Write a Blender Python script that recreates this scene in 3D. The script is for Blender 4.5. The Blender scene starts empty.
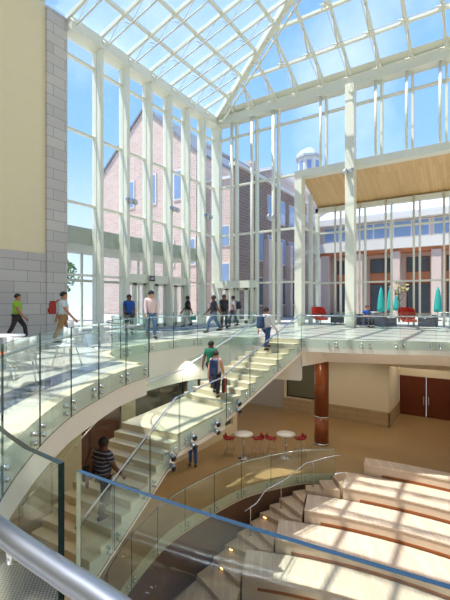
import bpy, math, random
from mathutils import Vector, Matrix
from mathutils.geometry import tessellate_polygon
random.seed(7)
SC = bpy.context.scene
COL = SC.collection
EYE = 1.45
FPX = 392.0
TH = math.radians(33.2)
CT, ST = math.cos(TH), math.sin(TH)

# ------------------------------------------------------------------ helpers
def W(X, D, z=0.0):
    """site survey coordinates (right, forward from the balcony corner) -> world"""
    return Vector((X * CT - D * ST, X * ST + D * CT, z))

def S(x, y):
    """world -> survey"""
    return (x * CT + y * ST, -x * ST + y * CT)

class MB:
    def __init__(s):
        s.v = []; s.f = []; s.m = []
    def add(s, vs, fs, mi=0):
        b = len(s.v)
        s.v.extend(Vector(p) for p in vs)
        for f in fs:
            s.f.append([b + i for i in f]); s.m.append(mi)
        return s
    def box(s, lo, hi, mi=0):
        x0, y0, z0 = lo; x1, y1, z1 = hi
        return s.add([(x0,y0,z0),(x1,y0,z0),(x1,y1,z0),(x0,y1,z0),(x0,y0,z1),(x1,y0,z1),(x1,y1,z1),(x0,y1,z1)],
                     [(3,2,1,0),(4,5,6,7),(0,1,5,4),(1,2,6,5),(2,3,7,6),(3,0,4,7)], mi)
    def prism(s, poly, z0, z1, mi=0):
        """poly in plan (x,y), z0/z1 numbers or lists"""
        n = len(poly)
        a = z0 if isinstance(z0, (list, tuple)) else [z0]*n
        b = z1 if isinstance(z1, (list, tuple)) else [z1]*n
        area = sum(poly[i][0]*poly[(i+1) % n][1]-poly[(i+1) % n][0]*poly[i][1] for i in range(n))
        if area < 0:
            poly = list(poly)[::-1]; a = list(a)[::-1]; b = list(b)[::-1]
        vs = [(p[0], p[1], a[i]) for i, p in enumerate(poly)] + [(p[0], p[1], b[i]) for i, p in enumerate(poly)]
        fs = [tuple(range(n))[::-1], tuple(range(n, 2*n))]
        fs += [(i, (i+1) % n, n+(i+1) % n, n+i) for i in range(n)]
        return s.add(vs, fs, mi)
    def bar(s, a, b, w, h, up=(0,0,1), mi=0):
        """rectangular bar from a to b; w sideways, h along up"""
        a = Vector(a); b = Vector(b); d = (b-a).normalized()
        u = Vector(up); sd = d.cross(u)
        if sd.length < 1e-5: sd = d.cross(Vector((0,1,0)))
        sd.normalize(); u = sd.cross(d).normalized()
        vs = []
        for p in (a, b):
            for i, j in ((-1,-1),(1,-1),(1,1),(-1,1)):
                vs.append(p + sd*(i*w/2) + u*(j*h/2))
        return s.add(vs, [(0,1,2,3),(7,6,5,4),(0,4,5,1),(1,5,6,2),(2,6,7,3),(3,7,4,0)], mi)
    def tube(s, pts, r, n=10, mi=0, cap=True):
        pts = [Vector(p) for p in pts]
        rr = r if isinstance(r, (list, tuple)) else [r]*len(pts)
        b0 = []
        ref = None
        for i, p in enumerate(pts):
            d = (pts[min(i+1, len(pts)-1)] - pts[max(i-1, 0)]).normalized()
            if ref is None:
                ref = d.orthogonal().normalized()
            ref = (ref - d*ref.dot(d)).normalized()
            bt = d.cross(ref)
            ring = [p + (ref*math.cos(2*math.pi*k/n) + bt*math.sin(2*math.pi*k/n))*rr[i] for k in range(n)]
            b0.append(ring)
        vs = [q for r_ in b0 for q in r_]
        fs = []
        for i in range(len(pts)-1):
            for k in range(n):
                fs.append((i*n+k, i*n+(k+1) % n, (i+1)*n+(k+1) % n, (i+1)*n+k))
        if cap:
            fs.append(tuple(range(n))[::-1]); fs.append(tuple((len(pts)-1)*n+k for k in range(n)))
        return s.add(vs, fs, mi)
    def lathe(s, prof, n=20, c=(0,0,0), mi=0):
        c = Vector(c)
        vs = []; fs = []
        for (r, z) in prof:
            for k in range(n):
                a = 2*math.pi*k/n
                vs.append(c + Vector((r*math.cos(a), r*math.sin(a), z)))
        m = len(prof)
        for i in range(m-1):
            for k in range(n):
                fs.append((i*n+k, i*n+(k+1) % n, (i+1)*n+(k+1) % n, (i+1)*n+k))
        fs.append(tuple(range(n))[::-1]); fs.append(tuple((m-1)*n+k for k in range(n)))
        return s.add(vs, fs, mi)
    def ball(s, c, r, n=12, m=8, sc=(1,1,1), mi=0):
        c = Vector(c)
        prof = []
        vs = []; fs = []
        for i in range(m+1):
            t = math.pi*i/m
            for k in range(n):
                a = 2*math.pi*k/n
                vs.append(c + Vector((r*sc[0]*math.sin(t)*math.cos(a), r*sc[1]*math.sin(t)*math.sin(a), -r*sc[2]*math.cos(t))))
        for i in range(m):
            for k in range(n):
                fs.append((i*n+k, i*n+(k+1) % n, (i+1)*n+(k+1) % n, (i+1)*n+k))
        return s.add(vs, fs, mi)
    def xf(s, M):
        s.v = [M @ p for p in s.v]; return s
    def build(s, name, mats, parent=None, smooth=False, bevel=0.0):
        me = bpy.data.meshes.new(name)
        me.from_pydata([tuple(p) for p in s.v], [], s.f)
        for m in (mats if isinstance(mats, (list, tuple)) else [mats]):
            me.materials.append(m)
        me.polygons.foreach_set('material_index', s.m)
        if smooth:
            me.polygons.foreach_set('use_smooth', [True]*len(s.f))
        me.update()
        o = bpy.data.objects.new(name, me); COL.objects.link(o)
        if parent is not None:
            o.parent = parent
            o.matrix_parent_inverse = Matrix.Translation(-parent.location) if parent.get('_abs') else Matrix()
        if bevel > 0:
            md = o.modifiers.new('bevel', 'BEVEL'); md.width = bevel; md.segments = 2; md.limit_method = 'ANGLE'
        return o

def tag(o, label, cat, group=None, kind=None):
    if label: o['label'] = label
    if cat: o['category'] = cat
    if group: o['group'] = group
    if kind: o['kind'] = kind
    return o

def root(name, loc, rz=0.0, ab=False):
    """an Empty at a thing's base; ab=True: its parts are written in world coordinates"""
    o = bpy.data.objects.new(name, None); COL.objects.link(o)
    o.location = loc; o.rotation_euler = (0, 0, rz); o.empty_display_size = 0.1
    if ab: o['_abs'] = 1
    return o

def copy_tree(o, parent=None):
    c = o.copy(); COL.objects.link(c)
    if parent is not None: c.parent = parent
    for ch in [x for x in bpy.data.objects if x.parent == o]:
        copy_tree(ch, c)
    return c

def struct(o, label=None):
    o['kind'] = 'structure'
    if label: o['label'] = label
    return o

ORD = ['first','second','third','fourth','fifth','sixth','seventh','eighth','ninth','tenth','eleventh','twelfth',
       'thirteenth','fourteenth','fifteenth','sixteenth','seventeenth','eighteenth','nineteenth','twentieth']

# ------------------------------------------------------------------ materials
def srgb(r, g, b):
    f = lambda c: (c/255/12.92) if c/255 <= .04045 else ((c/255+.055)/1.055)**2.4
    return (f(r), f(g), f(b), 1.0)

def mat(name, rgb, rough=0.5, metal=0.0, noise=0.0, nscale=8.0, spec=0.5, emit=None, estr=0.0):
    m = bpy.data.materials.new(name); m.use_nodes = True
    nt = m.node_tree; b = nt.nodes['Principled BSDF']
    c = srgb(*rgb)
    b.inputs['Roughness'].default_value = rough
    b.inputs['Metallic'].default_value = metal
    b.inputs['Specular IOR Level'].default_value = spec
    tc = nt.nodes.new('ShaderNodeTexCoord'); nz = nt.nodes.new('ShaderNodeTexNoise')
    nz.inputs['Scale'].default_value = nscale; nz.inputs['Detail'].default_value = 3
    nt.links.new(tc.outputs['Object'], nz.inputs['Vector'])
    mx = nt.nodes.new('ShaderNodeMix'); mx.data_type = 'RGBA'
    k = noise if noise > 0 else 0.03
    mx.inputs['A'].default_value = tuple(x*(1-k) for x in c[:3]) + (1,)
    mx.inputs['B'].default_value = tuple(min(1, x*(1+k)) for x in c[:3]) + (1,)
    nt.links.new(nz.outputs['Fac'], mx.inputs['Factor'])
    nt.links.new(mx.outputs['Result'], b.inputs['Base Color'])
    if emit:
        b.inputs['Emission Color'].default_value = srgb(*emit); b.inputs['Emission Strength'].default_value = estr
    return m

def brick(name, c1, c2, cm, w, h, mortar=0.01, rough=.8, axis='x', offset=.5):
    """coursed stone / brick; axis = horizontal world axis along the wall"""
    m = bpy.data.materials.new(name); m.use_nodes = True
    nt = m.node_tree; b = nt.nodes['Principled BSDF']; b.inputs['Roughness'].default_value = rough
    tc = nt.nodes.new('ShaderNodeTexCoord'); sx = nt.nodes.new('ShaderNodeSeparateXYZ'); cx = nt.nodes.new('ShaderNodeCombineXYZ')
    nt.links.new(tc.outputs['Object'], sx.inputs[0])
    nt.links.new(sx.outputs['X' if axis == 'x' else 'Y'], cx.inputs['X']); nt.links.new(sx.outputs['Z'], cx.inputs['Y'])
    t = nt.nodes.new('ShaderNodeTexBrick'); t.offset = offset
    t.inputs['Color1'].default_value = srgb(*c1); t.inputs['Color2'].default_value = srgb(*c2); t.inputs['Mortar'].default_value = srgb(*cm)
    t.inputs['Scale'].default_value = 1.0; t.inputs['Brick Width'].default_value = w; t.inputs['Row Height'].default_value = h
    t.inputs['Mortar Size'].default_value = mortar
    nt.links.new(cx.outputs[0], t.inputs['Vector'])
    nt.links.new(t.outputs['Color'], b.inputs['Base Color'])
    return m

def planks(name, c1, c2, width, direction, rough=.4, length=3.0, spec=.5):
    """boards running along `direction` (plan angle in radians)"""
    m = bpy.data.materials.new(name); m.use_nodes = True
    nt = m.node_tree; b = nt.nodes['Principled BSDF']; b.inputs['Roughness'].default_value = rough
    b.inputs['Specular IOR Level'].default_value = spec
    tc = nt.nodes.new('ShaderNodeTexCoord'); mp = nt.nodes.new('ShaderNodeMapping')
    mp.inputs['Rotation'].default_value = (0, 0, -direction)
    nt.links.new(tc.outputs['Object'], mp.inputs['Vector'])
    t = nt.nodes.new('ShaderNodeTexBrick')
    t.inputs['Color1'].default_value = srgb(*c1); t.inputs['Color2'].default_value = srgb(*c2)
    t.inputs['Mortar'].default_value = srgb(*[int(x*.8) for x in c2])
    t.inputs['Scale'].default_value = 1; t.inputs['Brick Width'].default_value = length; t.inputs['Row Height'].default_value = width
    t.inputs['Mortar Size'].default_value = .003
    nt.links.new(mp.outputs[0], t.inputs['Vector']); nt.links.new(t.outputs['Color'], b.inputs['Base Color'])
    return m

def glass(name, tint, refl=.06, grazing=.6, rough=0.0, milky=0.0, lines=None):
    m = bpy.data.materials.new(name); m.use_nodes = True
    nt = m.node_tree
    for n in list(nt.nodes):
        if n.type != 'OUTPUT_MATERIAL': nt.nodes.remove(n)
    out = [n for n in nt.nodes if n.type == 'OUTPUT_MATERIAL'][0]
    tr = nt.nodes.new('ShaderNodeBsdfTransparent'); tr.inputs['Color'].default_value = tuple(tint) + (1,)
    gl = nt.nodes.new('ShaderNodeBsdfGlossy'); gl.inputs['Roughness'].default_value = rough
    gl.inputs['Color'].default_value = (.95, 1, .98, 1)
    lw = nt.nodes.new('ShaderNodeLayerWeight'); lw.inputs['Blend'].default_value = .5
    pw = nt.nodes.new('ShaderNodeMath'); pw.operation = 'POWER'; pw.inputs[1].default_value = 4.0
    nt.links.new(lw.outputs['Facing'], pw.inputs[0])
    ml = nt.nodes.new('ShaderNodeMath'); ml.operation = 'MULTIPLY_ADD'; ml.inputs[1].default_value = grazing; ml.inputs[2].default_value = refl
    nt.links.new(pw.outputs[0], ml.inputs[0])
    mx = nt.nodes.new('ShaderNodeMixShader')
    nt.links.new(ml.outputs[0], mx.inputs[0]); nt.links.new(tr.outputs[0], mx.inputs[1]); nt.links.new(gl.outputs[0], mx.inputs[2])
    last = mx
    if milky > 0:
        df = nt.nodes.new('ShaderNodeBsdfTranslucent'); df.inputs['Color'].default_value = (.9, .95, 1, 1)
        d2 = nt.nodes.new('ShaderNodeBsdfDiffuse'); d2.inputs['Color'].default_value = (.9, .95, 1, 1)
        ad = nt.nodes.new('ShaderNodeMixShader'); ad.inputs[0].default_value = .5
        nt.links.new(df.outputs[0], ad.inputs[1]); nt.links.new(d2.outputs[0], ad.inputs[2])
        m2 = nt.nodes.new('ShaderNodeMixShader'); m2.inputs[0].default_value = milky
        if lines:
            tc = nt.nodes.new('ShaderNodeTexCoord'); wv = nt.nodes.new('ShaderNodeTexWave')
            wv.wave_type = 'BANDS'; wv.bands_direction = lines[0]; wv.inputs['Scale'].default_value = lines[1]
            nt.links.new(tc.outputs['Object'], wv.inputs['Vector'])
            mm = nt.nodes.new('ShaderNodeMath'); mm.operation = 'MULTIPLY'; mm.inputs[1].default_value = milky*2
            nt.links.new(wv.outputs['Fac'], mm.inputs[0]); nt.links.new(mm.outputs[0], m2.inputs[0])
        nt.links.new(mx.outputs[0], m2.inputs[1]); nt.links.new(ad.outputs[0], m2.inputs[2])
        last = m2
    nt.links.new(last.outputs[0], out.inputs['Surface'])
    return m

M = {}
M['frame'] = mat('white_green_metal', (220, 222, 207), .45)
M['steel'] = mat('stainless_steel', (215, 218, 225), .25, 1.0)
M['satin'] = mat('satin_steel_rail', (160, 164, 176), .36, .9)
M['dark_metal'] = mat('dark_metal', (60, 62, 66), .4, .6)
M['glass'] = glass('guard_glass', (.915, .965, .95), .028, .28)
M['edge'] = mat('glass_edge_dark', (22, 46, 50), .2)
M['edge_light'] = mat('glass_edge_pale', (186, 192, 178), .3)
M['edge_blue'] = mat('glass_edge_blue', (30, 58, 84), .15)
M['pane'] = glass('window_glass', (.95, .975, .985), .02, .35)
M['roof_glass'] = glass('fritted_roof_glass', (.93, .965, .99), .02, .2, milky=.17, lines=('X', 5.0))
M['roof_glass_clear'] = glass('roof_glass_clear', (.94, .97, .99), .02, .2)
M['dark_glass'] = glass('dim_shop_glass', (.55, .55, .5), .08, .5)
M['floor'] = mat('terrazzo_floor', (212, 207, 196), .22, noise=.06, nscale=30)
M['band'] = mat('slate_floor_band', (92, 102, 120), .25, noise=.1, nscale=20)
M['stone_edge'] = mat('limestone_edge', (226, 212, 182), .5, noise=.05)
M['plaster'] = mat('white_plaster_fascia', (243, 239, 231), .6)
M['cream'] = mat('cream_plaster', (224, 211, 175), .7, noise=.03, nscale=2)
M['cream_dim'] = mat('cream_wall_below', (230, 220, 194), .7, noise=.03, nscale=2)
M['stone_x'] = brick('grey_stone_x', (176, 172, 166), (160, 156, 152), (132, 128, 124), 1.5, .52, .02, .7, 'x')
M['stone_y'] = brick('grey_stone_y', (196, 192, 186), (180, 176, 172), (146, 142, 138), 1.15, .46, .014, .7, 'y')
M['stone_base'] = brick('tan_stone_base', (188, 164, 128), (176, 152, 116), (150, 128, 98), 1.2, .3, .012, .6, 'x')
M['tan_floor'] = mat('tan_terrazzo', (160, 132, 92), .3, noise=.08, nscale=25)
M['stair_stone'] = mat('stair_terrazzo', (214, 202, 176), .45, noise=.05, nscale=25)
M['oak'] = planks('pale_oak_boards', (226, 206, 186), (212, 190, 168), .14, math.pi/2 + TH - .12, .45, 1.6)
M['oak_face'] = mat('pale_oak_face', (206, 184, 160), .5, noise=.08, nscale=6)
M['recess'] = mat('amber_toe_recess', (150, 84, 36), .5)
M['wood_step'] = planks('walnut_step_boards', (208, 182, 154), (192, 164, 136), .12, math.pi/2+TH, .4, 1.6)
M['soffit'] = planks('maple_soffit_boards', (218, 184, 134), (204, 168, 118), .16, math.pi/2, .5, 2.4)
M['brown_wood'] = mat('red_brown_wood', (140, 74, 38), .3, noise=.25, nscale=5)
M['door_wood'] = mat('dark_mahogany', (104, 46, 24), .3, noise=.2, nscale=4)
M['red'] = mat('red_upholstery', (206, 52, 36), .7)
M['navy'] = mat('navy_upholstery', (52, 58, 82), .8)
M['white_plastic'] = mat('white_plastic', (232, 234, 236), .35)
M['orange'] = mat('orange_cushion', (220, 120, 76), .8)
M['red_stool'] = mat('deep_red_seat', (150, 24, 34), .6)
M['teal'] = mat('teal_canvas', (30, 160, 150), .8)
M['black'] = mat('black_plastic', (24, 24, 28), .5)
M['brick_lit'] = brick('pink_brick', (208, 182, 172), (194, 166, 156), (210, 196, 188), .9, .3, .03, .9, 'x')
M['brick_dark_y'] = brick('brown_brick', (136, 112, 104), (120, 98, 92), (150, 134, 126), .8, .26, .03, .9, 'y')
M['brick_dark_x'] = brick('brown_brick_front', (150, 112, 100), (132, 96, 86), (168, 146, 134), .8, .26, .03, .9, 'x')
M['slate'] = mat('slate_roof', (120, 126, 138), .8, noise=.1)
M['pale_stone'] = mat('pale_pink_stone', (206, 186, 178), .8, noise=.04)
M['white_stone'] = mat('white_coping', (214, 210, 206), .7)
M['win_dark'] = mat('window_dark_glass', (70, 82, 100), .1)
M['win_blue'] = mat('window_blue_glass', (128, 152, 190), .1)
M['orange_wood'] = mat('orange_wood_panel', (190, 116, 78), .6)
M['ground'] = mat('pale_paving', (190, 182, 174), .9, noise=.05)
M['leaf'] = mat('green_leaves', (96, 130, 62), .8, noise=.4, nscale=3)
M['blossom'] = mat('sparse_leaves', (150, 140, 90), .8, noise=.3)
M['bark'] = mat('bark', (92, 76, 62), .9, noise=.2)
M['grate'] = mat('grey_floor_grate', (126, 122, 122), .6)
M['screen'] = mat('grey_green_panel', (112, 112, 92), .35)
M['mat_dark'] = mat('blue_grey_entrance_mat', (86, 98, 116), .9, noise=.1, nscale=60)
M['sign_plate'] = mat('dark_sign_plate', (52, 56, 58), .5)
M['lamp_glow'] = mat('lamp_glow', (255, 220, 160), .5, emit=(255, 206, 130), estr=2)
M['blue_glow'] = mat('blue_led', (60, 120, 220), .5, emit=(70, 130, 255), estr=2)
M['lamp_face'] = mat('lamp_lens', (200, 205, 210), .15)

# ------------------------------------------------------------------ people (first, while the scene is small)
def skin_mesh(name, verts, edges, radii, material, parent, rootv=0, sub=1, local=None):
    me = bpy.data.meshes.new(name); me.from_pydata([tuple(v) for v in verts], edges, [])
    o = bpy.data.objects.new(name, me); COL.objects.link(o)
    md = o.modifiers.new('skin', 'SKIN'); md.use_smooth_shade = True
    for i, sv in enumerate(me.skin_vertices[0].data):
        r = radii[i] * (1.16 if radii[i] > .03 else 1.05)
        sv.radius = (r, r) if not isinstance(r, tuple) else r
        sv.use_root = (i == rootv)
    s = o.modifiers.new('sub', 'SUBSURF'); s.levels = sub; s.render_levels = sub
    bpy.context.view_layer.update()
    dg = bpy.context.evaluated_depsgraph_get()
    nm = bpy.data.meshes.new_from_object(o.evaluated_get(dg))
    o.modifiers.clear(); o.data = nm; bpy.data.meshes.remove(me); nm.name = name
    nm.materials.clear(); nm.materials.append(material)
    nm.polygons.foreach_set('use_smooth', [True]*len(nm.polygons))
    o.parent = parent
    return o

SK = {'light': mat('skin_light', (214, 160, 130), .6), 'tan': mat('skin_tan', (176, 122, 92), .6), 'brown': mat('skin_brown', (112, 74, 56), .6)}
HAIRM = {'dark': mat('hair_dark', (36, 26, 22), .6), 'brown': mat('hair_brown', (74, 48, 32), .6)}

def person(loc, yaw, label, skin='light', hair='dark', shirt=(60,70,110), pants=(52,62,92), shoes=(40,38,40),
           stride=.28, arm=.25, h=1.74, lift=None, sleeves='short', cap=None, sit=False, stripes=None, carry=None, lean=0.0, long_hair=False):
    loc = Vector(loc) + Vector((0, 0, .024))
    r = root('person', loc, yaw); r.scale = (h/1.74,)*3
    tag(r, label, 'person')
    k = .06*lean
    # joints (facing +y)
    if not sit:
        hz = .93
        P = dict(pel=(0,0,hz), bel=(0,.01+k*.4,1.08), che=(0,.015+k*.8,1.27), uch=(0,.0+k*1.1,1.41), nec=(0,.01+k*1.3,1.50), hb=(0,.03+k*1.5,1.57), ht=(0,.03+k*1.6,1.675))
        lf = lift or 0.0
        legs = {}
        for sgn, st in ((-1, stride), (1, -stride)):
            up = lf if sgn == -1 else 0.0
            ky = st*.62 + (.06 if st < 0 else .07) + (up*.6)
            ankle_z = .085 + (0.07 if st < -0.1 else 0) + up
            legs[sgn] = [(sgn*.09, 0, hz-.06), (sgn*.10, ky, .50+up*.75), (sgn*.10, st, ankle_z), (sgn*.11, st+.16, ankle_z-.045)]
    else:
        hz = .52
        P = dict(pel=(0,0,hz), bel=(0,.0,.67), che=(0,.02,.86), uch=(0,.03,1.0), nec=(0,.05,1.09), hb=(0,.08,1.16), ht=(0,.09,1.265))
        legs = {s: [(s*.09, .06, hz-.01), (s*.12, .46, hz+.02), (s*.12, .44, .10), (s*.13, .60, .05)] for s in (-1, 1)}
    names = list(P)
    V = [P[n] for n in names]
    Rr = [(.135,.105), (.125,.10), (.145,.105), (.12,.09), .055, .085, .085]
    Rr = [.125, .122, .135, .10, .052, .088, .082]
    E = [(i, i+1) for i in range(6)]
    # nose, ears
    def addv(p, rad, to):
        V.append(p); Rr.append(rad); E.append((to, len(V)-1)); return len(V)-1
    hb = P['hb']
    addv((0, hb[1]+.108, hb[2]+.03), .016, 5)
    addv((-.092, hb[1]-.005, hb[2]+.035), .016, 5); addv((.092, hb[1]-.005, hb[2]+.035), .016, 5)
    arms = {}
    uz = P['uch'][2]; uy = P['uch'][1]
    for sgn, sw in ((-1, -arm), (1, arm)):
        if carry == 'front' or sit:
            a = [(sgn*.17, uy, uz-.02), (sgn*.23, uy+.02, uz-.29), (sgn*.17, uy+.25, uz-.30), (sgn*.13, uy+.32, uz-.29)]
        else:
            a = [(sgn*.17, uy, uz-.02), (sgn*.22, uy+sw*.45, uz-.30), (sgn*.225, uy+sw*1.1+.05, uz-.54), (sgn*.22, uy+sw*1.25+.08, uz-.62)]
        arms[sgn] = a
        i = addv(a[0], .068, 3)
        i = addv(a[1], .045, i); w = addv(a[2], .031, i); hnd = addv(a[3], .034, w)
        d = (Vector(a[3])-Vector(a[2])).normalized(); side = Vector((0, 1, 0)) if abs(d.y) < .8 else Vector((0, 0, 1))
        side = (side - d*side.dot(d)).normalized(); nrm = d.cross(side)
        for q, (o_, L) in enumerate(((-.027, .06), (-.009, .075), (.009, .07), (.027, .055))):
            b_ = Vector(a[3]) + side*o_ + d*.03
            j = addv(tuple(b_), .0105, hnd)
            t1 = b_ + d*L*.55 - nrm*(sgn*.008)
            j = addv(tuple(t1), .0095, j)
            addv(tuple(t1 + d*L*.35 - nrm*(sgn*.025)), .0085, j)
        tb = Vector(a[3]) + side*.035
        j = addv(tuple(tb), .012, hnd)
        addv(tuple(tb + d*.035 + side*.02), .0105, j)
    for sgn in (-1, 1):
        L = legs[sgn]
        i = addv(L[0], .092, 0); i = addv(L[1], .058, i)
        mid = tuple((Vector(L[1])*.62 + Vector(L[2])*.38) + Vector((0, -.012, 0)))
        i = addv(mid, .058, i)
        i = addv(L[2], .036, i); addv(L[3], .032, i)
    skin_mesh('body', V, E, Rr, SK[skin], r, 0, 1)
    # shirt
    sv = [P['pel'], P['bel'], P['che'], P['uch'], tuple(Vector(P['nec'])-Vector((0,0,.035)))]
    sv[0] = (sv[0][0], sv[0][1], sv[0][2]-(.09 if not sit else .03))
    sr = [.165, .152, .160, .120, .062]; se = [(0,1),(1,2),(2,3),(3,4)]
    for sgn in (-1, 1):
        a = arms[sgn]
        sv.append(a[0]); sr.append(.083); se.append((3, len(sv)-1))
        if sleeves == 'long':
            sv.append(a[1]); sr.append(.058); se.append((len(sv)-2, len(sv)-1))
            sv.append(a[2]); sr.append(.042); se.append((len(sv)-2, len(sv)-1))
        elif sleeves == 'short':
            m_ = tuple(Vector(a[0])*.35 + Vector(a[1])*.65)
            sv.append(m_); sr.append(.066); se.append((len(sv)-2, len(sv)-1))
    sm = stripes if stripes else mat('cloth_shirt', shirt, .85, noise=.08, nscale=20)
    skin_mesh('shirt', sv, se, sr, sm, r, 0, 1)
    # trousers
    tv = [tuple(Vector(P['pel'])+Vector((0,0,.11 if not sit else 0)))]; tr_ = [.138]; te = []
    for sgn in (-1, 1):
        L = legs[sgn]; prev = 0
        mid = tuple((Vector(L[1])*.62 + Vector(L[2])*.38) + Vector((0, -.012, 0)))
        ank = tuple(Vector(L[2]) + Vector((0, 0, .03)))
        for p, rad in ((L[0], .106), (L[1], .074), (mid, .071), (ank, .058)):
            tv.append(p); tr_.append(rad); te.append((prev, len(tv)-1)); prev = len(tv)-1
    skin_mesh('trousers', tv, te, tr_, mat('cloth_trousers', pants, .9, noise=.12, nscale=25), r, 0, 1)
    # shoes
    shm = mat('shoe_leather', shoes, .6)
    for sgn in (-1, 1):
        L = legs[sgn]
        a = Vector(L[2]); b = Vector(L[3])
        mb = MB().tube([a+Vector((0,-.06,-.045)), a+Vector((0,-.01,-.03)), a.lerp(b,.6)+Vector((0,0,-.01)), b+Vector((0,.0,-.005)), b+Vector((0,.05,-.008))], [.03,.05,.05,.044,.02], 10)
        mb.build('shoe', shm, r, True)
    # hair: cap of the head
    c = Vector((0, hb[1]-.012, hb[2]+.055))
    mb = MB()
    n, mm = 14, 7
    lo = .62 if not long_hair else .85
    for i in range(mm+1):
        t = i/mm*math.pi*lo
        for q in range(n):
            a = 2*math.pi*q/n
            rr = .100
            z = rr*1.12*math.cos(t)
            fr = 1.0
            y = rr*1.08*math.sin(t)*math.sin(a)
            if y > 0.02 and z < .035: z = .035 + (z-.035)*.15
            mb.v.append(c + Vector((rr*math.sin(t)*math.cos(a), y, z)))
    for i in range(mm):
        for q in range(n):
            mb.f.append([i*n+q, i*n+(q+1) % n, (i+1)*n+(q+1) % n, (i+1)*n+q]); mb.m.append(0)
    hm = HAIRM[hair]
    ho = mb.build('hair', hm, r, True)
    sd = ho.modifiers.new('thick', 'SOLIDIFY'); sd.thickness = .012; sd.offset = -1
    # eyes
    for ex in (-.032, .032):
        MB().ball((ex, hb[1]+.088, hb[2]+.045), .010, 8, 6).build('eye', M['black'], r, True)
    if cap:
        cm = mat('cap_cloth', cap, .8)
        cb = MB().lathe([(.108, .02), (.108, .06), (.09, .105), (.05, .128), (.005, .133)], 16, (0, hb[1]-.005, hb[2]+.01))
        cb.prism([(-.075, hb[1]+.08), (.075, hb[1]+.08), (.06, hb[1]+.17), (-.06, hb[1]+.17)], hb[2]+.045, hb[2]+.055)
        cb.build('cap', cm, r, True)
    r['_P'] = [c_ for c_ in P['uch']]
    return r

def local_point(r, p):
    return Matrix.Translation(r.location) @ Matrix.Rotation(r.rotation_euler.z, 4, 'Z') @ Vector([c*r.scale[0] for c in p])

def backpack(r, rgb, label, y=-.295, z=1.22, w=.30, hh=.44, d=.17):
    """worn on the back of person r; its straps go over the shoulders"""
    b = root('backpack', local_point(r, (0, y, z-hh/2)), r.rotation_euler.z)
    tag(b, label, 'backpack')
    m = mat('backpack_cloth', rgb, .85)
    mb = MB().prism([(-w/2, -d/2), (-w/2+.04, d/2), (w/2-.04, d/2), (w/2, -d/2), (w/2-.05, -d/2-.04), (-w/2+.05, -d/2-.04)], 0, hh*.85)
    mb.prism([(-w/2, -d/2), (-w/2+.04, d/2), (w/2-.04, d/2), (w/2, -d/2), (0, -d/2-.03)], hh*.851, hh)
    mb.build('pack', m, b, bevel=.025)
    MB().box((-w/2+.05, -d/2-.085, .04), (w/2-.05, -d/2-.042, hh*.45)).build('pocket', m, b, bevel=.015)
    for s in (-1, 1):
        MB().tube([(s*.09, d/2+.005, hh*.9), (s*.10, d/2+.07, hh+.03), (s*.10, d/2+.10, hh+.035)], .018, 8).build('strap', m, b)
    return b

# yaw: direction faced; 0 = +y world.  Survey direction (X,D) -> yaw
def yaw_of(X, D):
    v = W(X, D); return math.atan2(-v.x, v.y)

def on_floor(px, feet_y, z=0.0):
    s = (feet_y-302.0)/(EYE-z); D = FPX/s; X = (px-225)/s
    return W(X, D, z)

RISE = 5.5/33
# ---- stair survey lines (survey coordinates): R/L = ends of the nose of tread i
def stair_R(i):
    if i <= 11: return (2.97-.27*i, 15.37-.2518*i)
    k = i-12
    return (-1.24-.143*k, 10.26-.251*k)
def stair_L(i):
    if i <= 11: return (1.65-.285*i, 15.85-.138*i)
    k = i-12
    a = 1-min(k, 4)/4
    base = (-2.95-.135*k, 11.23-.251*k)
    return base
NSTEP = 33
def tread_z(i): return -RISE*i

def on_tread(i, t):
    """middle of tread i, t from right (0) to left (1)"""
    r0, l0, r1, l1 = stair_R(i-1), stair_L(i-1), stair_R(i), stair_L(i)
    X = ((r0[0]+r1[0])*(1-t) + (l0[0]+l1[0])*t)/2; D = ((r0[1]+r1[1])*(1-t) + (l0[1]+l1[1])*t)/2
    return W(X, D, tread_z(i))

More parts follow.
